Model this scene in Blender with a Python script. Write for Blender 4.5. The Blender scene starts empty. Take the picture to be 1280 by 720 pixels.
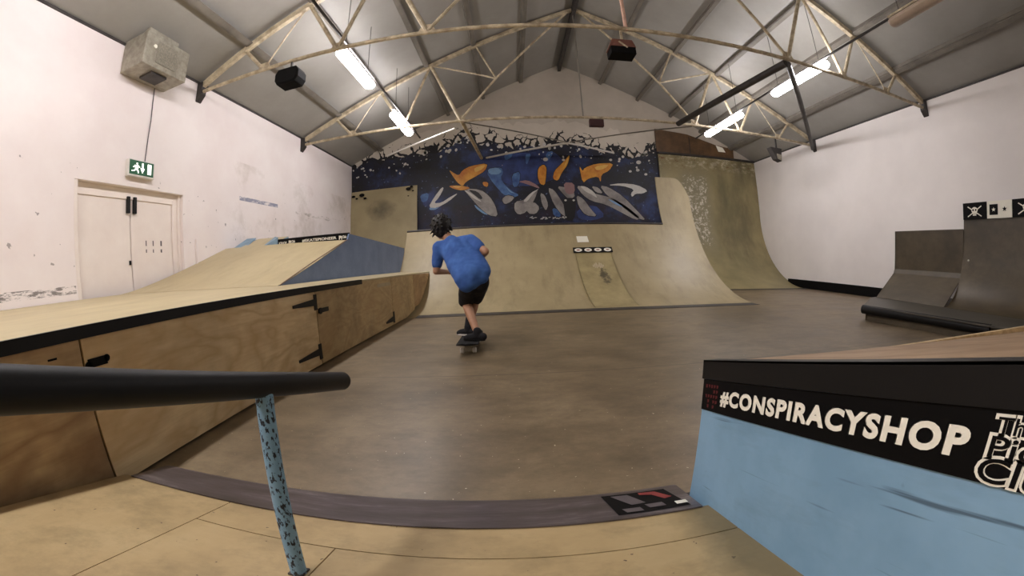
import bpy, bmesh, math, random
import numpy as np
from mathutils import Matrix, Vector
random.seed(7)
sc = bpy.context.scene
COL = sc.collection
PI = math.pi

# ------------------------------------------------------------------ lens
F, K3, K5, CY, CH = 480.0, 0.0013, -0.0195, 397.7, 0.81
def _rot(yaw, pitch, roll):
    cy, sy, cp, sp, cr, sr = math.cos(yaw), math.sin(yaw), math.cos(pitch), math.sin(pitch), math.cos(roll), math.sin(roll)
    B = np.array([[1, 0, 0], [0, 0, 1], [0, -1, 0]], float)
    return (np.array([[cr, -sr, 0], [sr, cr, 0], [0, 0, 1]]) @ np.array([[1, 0, 0], [0, cp, -sp], [0, sp, cp]]) @ B
            @ np.array([[cy, -sy, 0], [sy, cy, 0], [0, 0, 1]]))
R = _rot(-.0076, .144, .0414)
def ray(x, y):
    u = (x - 640) / F; v = -(y - CY) / F; r = math.hypot(u, v); t = r + K3 * r**3 + K5 * r**5
    s = math.sin(t) / r if r > 1e-9 else 1
    return R.T @ np.array([u * s, v * s, -math.cos(t)])
def at(x, y, ax, val):                 # where the sight line of a photo point meets the plane coordinate ax = val
    o = np.array([0, 0, CH]); d = ray(x, y)
    return Vector(o + d * (val - o[ax]) / d[ax])

cd = bpy.data.cameras.new('camera'); cam = bpy.data.objects.new('camera', cd); COL.objects.link(cam)
cd.type = 'PANO'
def cset(k, v):
    for t in (cd, getattr(cd, 'cycles', None)):
        if t is not None and hasattr(t, k):
            setattr(t, k, v); return
cset('panorama_type', 'FISHEYE_LENS_POLYNOMIAL')
cd.sensor_width = 36; cd.sensor_fit = 'HORIZONTAL'
cset('fisheye_fov', math.radians(200))
_s = 1280 / 36 / F
_r = np.linspace(0, 23, 300); _th = _r * _s; _th = _th + K3 * _th**3 + K5 * _th**5
_A = np.stack([_r, _r**2, _r**3, _r**4], 1); _k = np.linalg.lstsq(_A, _th, rcond=None)[0]
cset('fisheye_polynomial_k0', 0.0)
for i in range(4): cset('fisheye_polynomial_k%d' % (i + 1), -float(_k[i]))
cd.shift_y = (CY - 360) / 720          # panoramic cameras measure the vertical shift in frame heights
cd.clip_start = 0.01
M = np.eye(4); M[:3, :3] = R.T; M[:3, 3] = (0, 0, CH)
cam.matrix_world = Matrix(M.tolist())
sc.camera = cam
sc.view_settings.view_transform = 'Standard'
try: sc.view_settings.look = 'None'
except Exception: pass
sc.view_settings.gamma = 1; sc.view_settings.use_curve_mapping = False
sc.view_settings.exposure = 1.85

# ------------------------------------------------------------------ materials
def srgb(r, g, b):
    f = lambda c: (c / 255 / 12.92) if c / 255 <= .04045 else ((c / 255 + .055) / 1.055) ** 2.4
    return (f(r), f(g), f(b), 1)
class NT:
    def __init__(s, name, rough=.6, metal=0.0, spec=.5):
        s.m = bpy.data.materials.new(name); s.m.use_nodes = True; s.t = s.m.node_tree
        s.b = s.t.nodes['Principled BSDF']; s.b.inputs['Roughness'].default_value = rough
        s.b.inputs['Metallic'].default_value = metal
        s.b.inputs['Specular IOR Level'].default_value = spec
        s.co = s.n('ShaderNodeTexCoord').outputs['Object']
    def n(s, typ, **kw):
        x = s.t.nodes.new(typ)
        for k, v in kw.items(): setattr(x, k, v)
        return x
    def l(s, a, b): s.t.links.new(a, b)
    def mapping(s, scale=(1, 1, 1), loc=(0, 0, 0), rot=(0, 0, 0)):
        x = s.n('ShaderNodeMapping'); x.inputs['Scale'].default_value = scale; x.inputs['Location'].default_value = loc
        x.inputs['Rotation'].default_value = rot
        s.l(s.co, x.inputs[0]); return x.outputs[0]
    def noise(s, scale, detail=4, rough=.6, vec=None, dist=0):
        x = s.n('ShaderNodeTexNoise'); x.inputs['Scale'].default_value = scale; x.inputs['Detail'].default_value = detail
        x.inputs['Roughness'].default_value = rough; x.inputs['Distortion'].default_value = dist
        s.l(vec if vec else s.co, x.inputs['Vector']); return x.outputs['Fac']
    def ramp(s, fac, stops):
        x = s.n('ShaderNodeValToRGB'); e = x.color_ramp.elements
        while len(e) < len(stops): e.new(.5)
        for i, (p, c) in enumerate(stops):
            e[i].position = p; e[i].color = c if len(c) == 4 else (*c, 1)
        s.l(fac, x.inputs[0]); return x.outputs[0]
    def mix(s, fac, a, b, mode='MIX'):
        x = s.n('ShaderNodeMix', data_type='RGBA', blend_type=mode)
        for v, i in ((fac, 0), (a, 6), (b, 7)):
            if isinstance(v, (tuple, list)): x.inputs[i].default_value = v
            elif isinstance(v, (int, float)): x.inputs[i].default_value = v
            else: s.l(v, x.inputs[i])
        return x.outputs[2]
    def math(s, op, a, b=0.0, c=None):
        x = s.n('ShaderNodeMath', operation=op)
        for v, i in ((a, 0), (b, 1), (c, 2)):
            if v is None: continue
            if isinstance(v, (int, float)): x.inputs[i].default_value = v
            else: s.l(v, x.inputs[i])
        return x.outputs[0]
    def sep(s):
        x = s.n('ShaderNodeSeparateXYZ'); s.l(s.co, x.inputs[0]); return x.outputs
    def color(s, c):
        if isinstance(c, tuple): s.b.inputs['Base Color'].default_value = c
        else: s.l(c, s.b.inputs['Base Color'])
    def bump(s, h, strength=.2, dist=.01):
        x = s.n('ShaderNodeBump'); x.inputs['Strength'].default_value = strength; x.inputs['Distance'].default_value = dist
        s.l(h, x.inputs['Height']); s.l(x.outputs[0], s.b.inputs['Normal'])
def BW(v): return (v, v, v, 1)
def m_speck(name, c1, c2, scale=4, rough=.6, metal=0.0, fine=None, bump=.1, stretch=(1, 1, 1), lo=.35, hi=.65, spec=.5, dots=None):
    t = NT(name, rough, metal, spec); v = t.mapping(stretch)
    n = t.noise(scale, 6, .65, v); col = t.ramp(n, [(lo, c1), (hi, c2)])
    if fine:
        n2 = t.noise(scale * 9, 3, .6, v); col = t.mix(t.math('MULTIPLY', n2, fine), col, c1, 'MULTIPLY')
    if dots:
        dc, dscale, dth = dots
        n3 = t.noise(dscale, 2, .5, v); col = t.mix(t.ramp(n3, [(dth, BW(0)), (dth + .02, BW(1))]), col, dc)
    t.color(col)
    if bump: t.bump(n, bump, .004)
    return t.m
def m_plywood(name, c1, c2, c3, ax='yz', scale=1.0, rough=.6, loops=1.0, dirt=.5):
    t = NT(name, rough); rot = {'yz': (1, .33, 1.0), 'xz': (.33, 1, 1.0), 'xy': (1, .33, 1)}[ax]
    v = t.mapping(tuple(scale * q for q in rot))
    big = t.noise(1.7 * loops, 4, .5, v, .5)
    w = t.math('FRACT', t.math('MULTIPLY', big, 11))
    w2 = t.math('ABSOLUTE', t.math('SUBTRACT', w, .5))
    cm = tuple(.6 * p + .4 * q for p, q in zip(c1, c2))
    g = t.ramp(w2, [(.0, tuple(.3 * p + .7 * q for p, q in zip(c1, c2))), (.14, cm), (.38, c1)])
    bl_ = t.noise(2.4, 4, .6, t.mapping((1, .5, 1), (1, 5, 2)))
    g = t.mix(t.math('MULTIPLY', t.ramp(bl_, [(.5, BW(0)), (.7, BW(1))]), .45), g, c2)
    fine = t.noise(38, 3, .7, t.mapping(tuple(q for q in ({'yz': (1, .07, 1), 'xz': (.07, 1, 1), 'xy': (.07, 1, 1)}[ax]))))
    col = t.mix(t.math('MULTIPLY', t.ramp(fine, [(.35, BW(1)), (.6, BW(0))]), .35), g, c2)
    d = t.noise(1.3, 5, .7, t.mapping((1, 1, 1), (3, 1, 2)))
    col = t.mix(t.math('MULTIPLY', t.ramp(d, [(.45, BW(0)), (.75, BW(1))]), dirt), col, c3)
    t.color(col); t.bump(fine, .08, .003); return t.m
def m_plain(name, c, rough=.5, metal=0.0, var=.12, spec=.5):
    t = NT(name, rough, metal, spec); n = t.noise(14, 4, .6)
    d = tuple(max(0, x * (1 - var)) for x in c[:3]) + (1,)
    t.color(t.ramp(n, [(.35, d), (.65, c)])); return t.m
def m_emit(name, c, s):
    t = NT(name, .4); t.color(c); t.b.inputs['Emission Color'].default_value = c
    t.b.inputs['Emission Strength'].default_value = s; return t.m

# worn beige ramp ply
def m_ramp(name, c1, c2, cd_, lo=.4, rough=.45, ax='xz'):
    t = NT(name, rough); n = t.noise(.9, 6, .6, t.mapping((1, 1, 1)))
    col = t.ramp(n, [(.35, c1), (.65, c2)])
    s = t.noise(2.2, 6, .72, t.mapping((1.6, .5, .5), (4, 2, 1)))
    col = t.mix(t.math('MULTIPLY', t.ramp(s, [(lo + .1, BW(0)), (lo + .42, BW(1))]), .6), col, cd_)
    k = t.noise(60, 3, .7, t.mapping((.08, 1, 1)))
    col = t.mix(t.math('MULTIPLY', k, .16), col, cd_)
    t.color(col); t.bump(k, .05, .002)
    return t.m
MT = {}
MT['ramp'] = m_ramp('ramp_ply', srgb(162, 146, 110), srgb(182, 166, 128), srgb(116, 102, 74))
MT['ramp_green'] = m_ramp('stained_ramp_ply', srgb(140, 132, 94), srgb(160, 149, 108), srgb(96, 90, 66), .3)
MT['deck'] = m_ramp('deck_ply', srgb(182, 165, 124), srgb(194, 178, 136), srgb(150, 132, 94), .36)
MT['brown_ramp'] = m_ramp('dark_worn_ply', srgb(84, 73, 55), srgb(112, 98, 74), srgb(40, 34, 26), .22)
MT['ply'] = m_plywood('grained_ply', srgb(228, 204, 158), srgb(194, 160, 112), srgb(112, 92, 66), dirt=.35)
MT['ply_dark'] = m_plywood('stained_ply', srgb(196, 166, 120), srgb(146, 110, 72), srgb(84, 62, 44), dirt=.7, loops=.8)
MT['ply_far'] = m_plywood('knotted_ply', srgb(192, 166, 120), srgb(166, 136, 92), srgb(100, 82, 56), scale=1.5, dirt=.6)
MT['black'] = m_plain('black_metal', srgb(20, 19, 19), .5, 0.0, .12, .28)
MT['black_matt'] = m_plain('black_paint', srgb(14, 13, 13), .8, 0, .1, .15)
MT['banner_black'] = m_plain('printed_black', srgb(8, 7, 8), .6, 0, .1, .15)
MT['white_print'] = m_plain('printed_white', srgb(248, 244, 228), .5, 0, .03)
MT['red_print'] = m_plain('printed_red', srgb(96, 22, 26), .6)
MT['mid_red'] = m_plain('bright_red_print', srgb(140, 54, 50), .6)
MT['grey_print'] = m_plain('printed_grey', srgb(98, 90, 92), .5)
MT['cream_steel'] = m_speck('cream_steel', srgb(150, 134, 110), srgb(214, 200, 170), 6, .5, 0, bump=.05)
MT['dark_steel'] = m_speck('dark_steel', srgb(46, 42, 40), srgb(66, 61, 58), 5, .55)
MT['pink_steel'] = m_speck('pinkish_steel', srgb(190, 150, 130), srgb(230, 190, 170), 6, .5)
MT['purlin'] = m_speck('purlin_grey', srgb(104, 98, 90), srgb(124, 118, 108), 3, .6)
MT['blue'] = None
MT['blue_far'] = m_speck('faded_blue_paint', srgb(116, 136, 174), srgb(132, 152, 190), 3, .6, 0, .25)
MT['blue_light'] = m_speck('pale_blue_paint', srgb(112, 140, 160), srgb(136, 164, 184), 5, .6)
MT['shirt'] = m_speck('blue_cotton', srgb(54, 90, 158), srgb(70, 112, 182), 5, .9)
MT['shorts'] = m_speck('black_cotton', srgb(14, 13, 16), srgb(22, 20, 24), 6, .9)
MT['skin'] = m_speck('skin', srgb(166, 122, 94), srgb(184, 140, 110), 9, .55, bump=.02)
MT['hair'] = m_speck('dark_brown_hair', srgb(9, 6, 5), srgb(22, 15, 11), 60, .6, stretch=(1, 1, .15), bump=.5)
MT['rubber'] = m_plain('white_rubber', srgb(214, 210, 204), .6)
MT['wheel'] = m_plain('white_urethane', srgb(236, 232, 224), .4)
MT['grip'] = m_plain('black_griptape', srgb(18, 18, 18), .95)
MT['maple'] = m_plain('maple_edge', srgb(168, 130, 84), .5)
MT['tin'] = m_speck('dull_galvanised_tin', srgb(140, 134, 120), srgb(176, 170, 154), 9, .45, .35)
MT['sign_green'] = m_plain('sign_green', srgb(18, 92, 56), .4)
MT['white_paint'] = m_plain('white_plastic', srgb(226, 222, 214), .5)
MT['tube_on'] = m_emit('lit_tube', (1, .96, .985, 1), 13)
MT['tube_off'] = m_plain('unlit_tube', srgb(196, 176, 156), .4)
MT['brown_board'] = m_speck('brown_board', srgb(84, 62, 40), srgb(116, 86, 56), 2.5, .4, 0, .3)

def slanted(t, slope, su, sw, loc=(0, 0, 0)):       # stretched coordinates that follow a slope in the y-z plane
    x, y, z = t.sep(); c = t.n('ShaderNodeCombineXYZ')
    t.l(t.math('MULTIPLY_ADD', y, su, loc[0]), c.inputs[0]); t.l(t.math('MULTIPLY_ADD', t.math('MULTIPLY_ADD', y, slope, z), sw, loc[1]), c.inputs[1]); c.inputs[2].default_value = loc[2]
    return c.outputs[0]
def mat_blue():
    t = NT('scuffed_blue_paint', .5); n = t.noise(3, 5, .6)
    col = t.ramp(n, [(.35, srgb(122, 160, 188)), (.65, srgb(140, 178, 206))])
    for su, sw, lc, lo_, st in ((1.2, 30, (3, 1, 2), .66, .75), (2.0, 44, (9, 4, 6), .69, .6)):
        k = t.noise(1.0, 3, .55, slanted(t, .27, su, sw, lc))
        col = t.mix(t.math('MULTIPLY', t.ramp(k, [(lo_, BW(0)), (lo_ + .04, BW(1))]), st), col, srgb(46, 64, 82))
    k2 = t.noise(9, 4, .7); col = t.mix(t.math('MULTIPLY', t.ramp(k2, [(.68, BW(0)), (.76, BW(1))]), .5), col, srgb(70, 96, 116))
    d = t.noise(2.2, 5, .7, slanted(t, .27, .8, 3)); col = t.mix(t.math('MULTIPLY', t.ramp(d, [(.5, BW(0)), (.75, BW(1))]), .35), col, srgb(92, 112, 124))
    t.color(col); return t.m
MT['blue'] = mat_blue()
def mat_post():
    t = NT('chipped_blue_post', .5); n = t.noise(110, 3, .6, t.mapping((1, 1, .6)))
    t.color(t.mix(t.ramp(n, [(.54, BW(0)), (.58, BW(1))]), srgb(130, 168, 194), srgb(28, 34, 44))); t.bump(n, .3, .002); return t.m
MT['post'] = mat_post()
def mat_floor():
    t = NT('worn_floor', .38); n = t.noise(.7, 7, .68)
    col = t.ramp(n, [(.3, srgb(104, 90, 70)), (.5, srgb(130, 113, 88)), (.72, srgb(150, 132, 104))])
    s = t.noise(1.6, 8, .75, t.mapping((.8, 1.3, 1), (5, 3, 0)))
    col = t.mix(t.math('MULTIPLY', t.ramp(s, [(.44, BW(0)), (.64, BW(1))]), .6), col, srgb(80, 68, 52))
    m2 = t.noise(5, 7, .78, t.mapping((1, 1.6, 1), (2, 9, 0)))
    col = t.mix(t.math('MULTIPLY', t.ramp(m2, [(.42, BW(0)), (.66, BW(1))]), .4), col, srgb(74, 64, 46))
    p = t.noise(55, 2, .5)
    col = t.mix(t.ramp(p, [(.735, BW(0)), (.75, BW(1))]), col, srgb(206, 196, 170))
    # sheet joints
    x, y, z = t.sep()
    for o, per, off in ((y, 2.44, 2.18),):
        fr = t.math('FRACT', t.math('DIVIDE', t.math('ADD', o, off), per))
        ln = t.math('LESS_THAN', fr, .006 / per * 2)
        col = t.mix(t.math('MULTIPLY', ln, .65), col, srgb(60, 50, 40))
    t.color(col); r = t.math('MULTIPLY_ADD', n, .3, .25); t.l(r, t.b.inputs['Roughness']); t.bump(s, .06, .004); return t.m
MT['floor'] = mat_floor()
def mat_plate():
    t = NT('scraped_steel_plate', .34, .55)
    n = t.noise(7, 5, .7, t.mapping((.4, 2.5, 1)))
    col = t.ramp(n, [(.35, srgb(92, 84, 82)), (.58, srgb(116, 107, 110)), (.74, srgb(158, 150, 150))])
    t.color(col); t.bump(n, .1, .002); return t.m
MT['plate'] = mat_plate()
def mat_wall(name, base, base2, marks=False):
    t = NT(name, .75); n = t.noise(.8, 5, .6); col = t.ramp(n, [(.35, base2), (.65, base)])
    s = t.noise(26, 4, .7)
    if marks:
        x, y, z = t.sep()
        def band(o, a, b):
            return t.math('MULTIPLY', t.math('GREATER_THAN', o, a), t.math('LESS_THAN', o, b))
        d = t.noise(5, 6, .8, t.mapping((1, .6, 2.2), (2, 0, 1)))
        m1 = t.math('MULTIPLY', t.ramp(d, [(.47, BW(0)), (.53, BW(1))]), band(z, .93, 1.03)); m1 = t.math('MULTIPLY', m1, band(y, -3, 2.66))
        col = t.mix(t.math('MULTIPLY', m1, .8), col, srgb(92, 84, 80))
        m2 = t.math('MULTIPLY', t.ramp(d, [(.4, BW(0)), (.5, BW(1))]), t.math('MULTIPLY', band(z, 2.43, 2.51), band(y, 6.2, 7.6)))
        col = t.mix(t.math('MULTIPLY', m2, .8), col, srgb(112, 118, 150))
        m3 = t.math('MULTIPLY', t.ramp(d, [(.5, BW(0)), (.6, BW(1))]), t.math('MULTIPLY', band(z, 2.36, 2.45), band(y, 8.4, 11)))
        col = t.mix(t.math('MULTIPLY', m3, .6), col, srgb(140, 128, 110))
        sp = t.noise(11, 2, .5, t.mapping((1, 1, 1), (9, 3, 2)))
        m4 = t.math('MULTIPLY', t.ramp(sp, [(.72, BW(0)), (.74, BW(1))]), t.math('LESS_THAN', z, 2.6))
        col = t.mix(t.math('MULTIPLY', m4, .6), col, srgb(96, 84, 78))
        g = t.noise(1.1, 5, .7, t.mapping((1, 1, 1), (0, 7, 4)))
        m5 = t.math('MULTIPLY', t.ramp(g, [(.5, BW(0)), (.68, BW(1))]), band(z, 1.2, 3.2)); m5 = t.math('MULTIPLY', m5, band(y, 5.6, 12))
        col = t.mix(t.math('MULTIPLY', m5, .35), col, srgb(170, 156, 134))
    t.color(col); t.bump(s, .05, .004); return t.m
MT['wall_l'] = mat_wall('painted_wall_left', srgb(246, 238, 235), srgb(238, 227, 224), True)
MT['wall_r'] = mat_wall('painted_wall_right', srgb(244, 238, 234), srgb(236, 230, 226))
MT['wall_b'] = mat_wall('painted_gable', srgb(192, 182, 168), srgb(176, 166, 152))
MT['ceil'] = m_speck('roof_sheet', srgb(142, 139, 132), srgb(154, 151, 145), .8, .45, .0)
MT['door'] = m_speck('door_paint', srgb(236, 224, 216), srgb(244, 234, 226), 1.5, .5)
def mat_bank():
    t = NT('plywood_bank', .5); n = t.noise(1.4, 6, .65)
    col = t.ramp(n, [(.32, srgb(160, 138, 98)), (.55, srgb(188, 164, 120)), (.75, srgb(202, 180, 136))])
    s = t.noise(3.2, 7, .75, t.mapping((.8, 1.2, 1), (1, 8, 0)))
    col = t.mix(t.math('MULTIPLY', t.ramp(s, [(.47, BW(0)), (.68, BW(1))]), .6), col, srgb(126, 112, 80))
    sp = t.noise(38, 2, .5)
    col = t.mix(t.ramp(sp, [(.74, BW(0)), (.76, BW(1))]), col, srgb(70, 50, 36))
    g = t.noise(50, 3, .7, t.mapping((.08, 1, 1)))
    col = t.mix(t.math('MULTIPLY', g, .22), col, srgb(150, 120, 78))
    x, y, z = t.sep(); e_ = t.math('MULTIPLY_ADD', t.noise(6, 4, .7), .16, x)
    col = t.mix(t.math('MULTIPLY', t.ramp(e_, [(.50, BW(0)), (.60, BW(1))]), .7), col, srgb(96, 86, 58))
    t.color(col); t.bump(g, .06, .002); return t.m
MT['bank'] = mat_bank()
def mat_deep():
    t = NT('flecked_tall_ramp', .5); n = t.noise(1.0, 6, .6)
    col = t.ramp(n, [(.35, srgb(136, 127, 92)), (.65, srgb(164, 150, 110))])
    x, y, z = t.sep()
    def sm(o, a, b):
        q = t.n('ShaderNodeMapRange'); q.interpolation_type = 'SMOOTHSTEP'
        q.inputs[1].default_value = a; q.inputs[2].default_value = b; t.l(o, q.inputs[0]); return q.outputs[0]
    # broken white paint flecks in a column down the middle-left
    cx = t.math('MULTIPLY', sm(x, 5.4, 5.9), t.math('SUBTRACT', 1.0, sm(x, 6.5, 7.0)))
    cz = t.math('MULTIPLY', sm(z, .7, 1.6), t.math('SUBTRACT', 1.0, sm(z, 3.4, 4.2)))
    band = t.math('MULTIPLY', cx, cz)
    f = t.noise(9, 5, .85); th = t.math('SUBTRACT', f, t.math('MULTIPLY', t.math('SUBTRACT', 1.0, band), .25))
    col = t.mix(t.math('MULTIPLY', band, .55), col, srgb(136, 130, 112))
    col = t.mix(t.ramp(th, [(.53, BW(0)), (.55, BW(1))]), col, srgb(216, 208, 190))
    topm = sm(z, 3.7, 4.2); f2 = t.noise(4, 5, .8, t.mapping((1, 1, 1.8), (3, 2, 1)))
    col = t.mix(t.math('MULTIPLY', topm, t.ramp(f2, [(.52, BW(0)), (.58, BW(1))])), col, srgb(200, 188, 160))
    col = t.mix(t.math('MULTIPLY', topm, t.ramp(f2, [(.36, BW(1)), (.42, BW(0))])), col, srgb(120, 76, 50))
    dk = t.noise(1.2, 5, .6, t.mapping((1.5, .6, .6), (7, 1, 3)))
    dm = t.math('MULTIPLY', t.ramp(dk, [(.42, BW(0)), (.65, BW(1))]), t.math('MULTIPLY', sm(x, 6.6, 7.2), sm(z, .3, 1.0)))
    col = t.mix(t.math('MULTIPLY', dm, .6), col, srgb(96, 88, 66))
    t.color(col); return t.m
MT['deep'] = mat_deep()
def mat_leftdeep():
    t = NT('smudged_tall_ramp', .5); n = t.noise(1.1, 6, .6)
    col = t.ramp(n, [(.35, srgb(150, 137, 104)), (.65, srgb(170, 156, 120))])
    x, y, z = t.sep()
    g = t.math('ADD', t.math('POWER', t.math('DIVIDE', t.math('ADD', x, 4.15), .75), 2.0), t.math('POWER', t.math('DIVIDE', t.math('SUBTRACT', z, 2.75), .5), 2.0))
    g = t.math('ADD', g, t.math('MULTIPLY', t.noise(3, 4, .6), .9))
    col = t.mix(t.math('MULTIPLY', t.ramp(g, [(.3, BW(1)), (1.6, BW(0))]), .85), col, srgb(60, 54, 42))
    t.color(col); return t.m
MT['leftdeep'] = mat_leftdeep()

# ------------------------------------------------------------------ mesh helpers
class MB:
    def __init__(s): s.v = []; s.f = []; s.mi = []; s.cur = 0
    def add(s, vs, fs):
        o = len(s.v); s.v += [tuple(x) for x in vs]
        for f in fs: s.f.append(tuple(i + o for i in f)); s.mi.append(s.cur)
        return s
    def box(s, x0, x1, y0, y1, z0, z1):
        return s.add([(x, y, z) for x in (x0, x1) for y in (y0, y1) for z in (z0, z1)],
              [(0, 1, 3, 2), (4, 6, 7, 5), (0, 4, 5, 1), (2, 3, 7, 6), (0, 2, 6, 4), (1, 5, 7, 3)])
    def hexa(s, p):   # 8 points: bottom 4 (ccw), top 4
        return s.add(p, [(3, 2, 1, 0), (4, 5, 6, 7), (0, 1, 5, 4), (1, 2, 6, 5), (2, 3, 7, 6), (3, 0, 4, 7)])
    def prism(s, poly, off):
        n = len(poly); off = Vector(off); a = [Vector(p) for p in poly]; b = [p + off for p in a]
        return s.add(a + b, [tuple(range(n))[::-1], tuple(range(n, 2 * n))] + [(i, (i + 1) % n, n + (i + 1) % n, n + i) for i in range(n)])
    def tube(s, pts, r, seg=12, caps=True, rr=None):
        pts = [Vector(p) for p in pts]; n = len(pts); rs = rr if rr else [r] * n; vs = []; fs = []
        up = None
        for i, p in enumerate(pts):
            d = (pts[min(i + 1, n - 1)] - pts[max(i - 1, 0)]).normalized()
            if up is None: up = Vector((0, 0, 1)) if abs(d.z) < .9 else Vector((1, 0, 0))
            a = d.cross(up).normalized(); b = a.cross(d).normalized(); up = b
            for k in range(seg):
                t = 2 * PI * k / seg; vs.append(p + (a * math.cos(t) + b * math.sin(t)) * rs[i])
        for i in range(n - 1):
            for k in range(seg):
                fs.append((i * seg + k, i * seg + (k + 1) % seg, (i + 1) * seg + (k + 1) % seg, (i + 1) * seg + k))
        if caps: fs += [tuple(range(seg))[::-1], tuple(range((n - 1) * seg, n * seg))]
        return s.add(vs, fs)
    def bar(s, a, b, w, h):     # rectangular bar from a to b
        a, b = Vector(a), Vector(b); d = (b - a).normalized(); up = Vector((0, 0, 1)) if abs(d.z) < .95 else Vector((0, 1, 0))
        u = d.cross(up).normalized() * w / 2; v = u.normalized().cross(d).normalized() * h / 2
        return s.hexa([a - u - v, a + u - v, a + u + v, a - u + v, b - u - v, b + u - v, b + u + v, b - u + v])
    def ball(s, c, r, seg=16, ring=10, sc3=(1, 1, 1), rot=None):
        vs = []; fs = []; c = Vector(c)
        for i in range(ring + 1):
            t = PI * i / ring
            for k in range(seg):
                p = 2 * PI * k / seg
                q = Vector((math.sin(t) * math.cos(p) * r * sc3[0], math.sin(t) * math.sin(p) * r * sc3[1], math.cos(t) * r * sc3[2]))
                if rot: q = rot @ q
                vs.append(c + q)
        for i in range(ring):
            for k in range(seg):
                fs.append((i * seg + k, (i + 1) * seg + k, (i + 1) * seg + (k + 1) % seg, i * seg + (k + 1) % seg))
        return s.add(vs, fs)
    def capsule(s, a, b, ra, rb, seg=16):      # tapered limb with round ends
        a, b = Vector(a), Vector(b); s.ball(a, ra, seg, 10); s.ball(b, rb, seg, 10)
        n = 6; s.tube([a.lerp(b, i / n) for i in range(n + 1)], 0, seg, True, [ra + (rb - ra) * i / n for i in range(n + 1)]); return s
    def curve_sheet(s, prof, x0, x1, th=.02, nx=1, axis='x'):
        """surface swept along x from a (y,z) profile with thickness th below it"""
        n = len(prof); vs = []; nor = []
        for i in range(n):
            a = prof[max(i - 1, 0)]; b = prof[min(i + 1, n - 1)]; dy, dz = b[0] - a[0], b[1] - a[1]; L = math.hypot(dy, dz) or 1
            nor.append((dz / L, -dy / L))
        for x in (x0, x1):
            for (y, z) in prof: vs.append((x, y, z))
            for (y, z), (ny, nz) in zip(prof, nor): vs.append((x, y + ny * th, z + nz * th))
        N = 2 * n; fs = []
        for i in range(n - 1):
            fs.append((i, i + 1, N + i + 1, N + i)); fs.append((n + i, N + n + i, N + n + i + 1, n + i + 1))
            fs.append((i, n + i, n + i + 1, i + 1)); fs.append((N + i, N + i + 1, N + n + i + 1, N + n + i))
        fs.append((0, N, N + n, n)); fs.append((n - 1, 2 * n - 1, N + 2 * n - 1, N + n - 1))
        if axis == 'y': vs = [(y, x, z) for (x, y, z) in vs]
        return s.add(vs, fs)
def fixn(me):
    bm = bmesh.new(); bm.from_mesh(me); bmesh.ops.remove_doubles(bm, verts=bm.verts, dist=1e-6)
    bmesh.ops.recalc_face_normals(bm, faces=bm.faces); bm.to_mesh(me); bm.free()
def loc_of(o):
    v = Vector((0, 0, 0))
    while o is not None: v += o.location; o = o.parent
    return v
def obj(name, mb, mats, parent=None, smooth=False, bevel=0, fix=True, origin=None):
    """link the collected shapes as ONE mesh; coordinates are given in the world"""
    me = bpy.data.meshes.new(name); o = bpy.data.objects.new(name, me); COL.objects.link(o)
    if parent is not None: o.parent = parent
    off = loc_of(parent) if parent is not None else Vector((0, 0, 0))
    if origin is not None:
        o.location = Vector(origin) - off; off = Vector(origin)
    me.from_pydata([tuple(Vector(v) - off) for v in mb.v], [], mb.f)
    if not isinstance(mats, (list, tuple)): mats = [mats]
    for m in mats: me.materials.append(MT[m] if isinstance(m, str) else m)
    for p, i in zip(me.polygons, mb.mi): p.material_index = i
    if fix: fixn(me)
    if smooth:
        for p in me.polygons: p.use_smooth = True
        try: me.set_sharp_from_angle(angle=math.radians(40))
        except Exception: pass
    if bevel:
        b = o.modifiers.new('bevel', 'BEVEL'); b.width = bevel; b.segments = 2; b.limit_method = 'ANGLE'; b.angle_limit = math.radians(40)
    return o
def tag(o, label=None, cat=None, group=None, kind=None):
    for k, v in (('label', label), ('category', cat), ('group', group), ('kind', kind)):
        if v: o[k] = v
    return o
def thing(name, label, cat, loc=(0, 0, 0), group=None):
    o = bpy.data.objects.new(name, None); COL.objects.link(o); o.location = loc; o.empty_display_size = .1
    return tag(o, label, cat, group)
def dup(root, dloc, label=None):
    r = root.copy(); COL.objects.link(r); r.location = Vector(root.location) + Vector(dloc)
    if label: r['label'] = label
    for ch in list(root.children):
        c = ch.copy(); COL.objects.link(c); c.parent = r
        for g in ch.children:
            d = g.copy(); COL.objects.link(d); d.parent = c
    return r
def lerp(a, b, t): return a + (b - a) * t
def struct(name, mb, mats, **k): return tag(obj(name, mb, mats, **k), kind='structure')
def text_mesh(s, bold=.0, extr=.0, spacing=1.0):
    cu = bpy.data.curves.new('t', 'FONT'); cu.body = s; cu.align_x = 'LEFT'; cu.align_y = 'BOTTOM'; cu.offset = bold; cu.extrude = extr
    cu.resolution_u = 4; cu.space_character = spacing
    o = bpy.data.objects.new('t', cu); COL.objects.link(o); dg = bpy.context.evaluated_depsgraph_get(); dg.update()
    me = bpy.data.meshes.new_from_object(o.evaluated_get(dg)); bpy.data.objects.remove(o); bpy.data.curves.remove(cu)
    vs = [v.co.copy() for v in me.vertices]; fs = [tuple(p.vertices) for p in me.polygons]; bpy.data.meshes.remove(me)
    x0 = min(v.x for v in vs); x1 = max(v.x for v in vs); y0 = min(v.y for v in vs); y1 = max(v.y for v in vs)
    return [((v.x - x0) / (x1 - x0), (v.y - y0) / (y1 - y0), v.z) for v in vs], fs
def place_text(mb, s, o, u, v, n=None, bold=.0, spacing=1.0):
    """flat lettering filling the parallelogram o + a*u + b*v, lifted by n"""
    vs, fs = text_mesh(s, bold, 0, spacing); o, u, v = Vector(o), Vector(u), Vector(v)
    if n is not None: o = o + Vector(n)
    mb.add([o + u * a + v * b for a, b, c in vs], fs)

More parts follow.
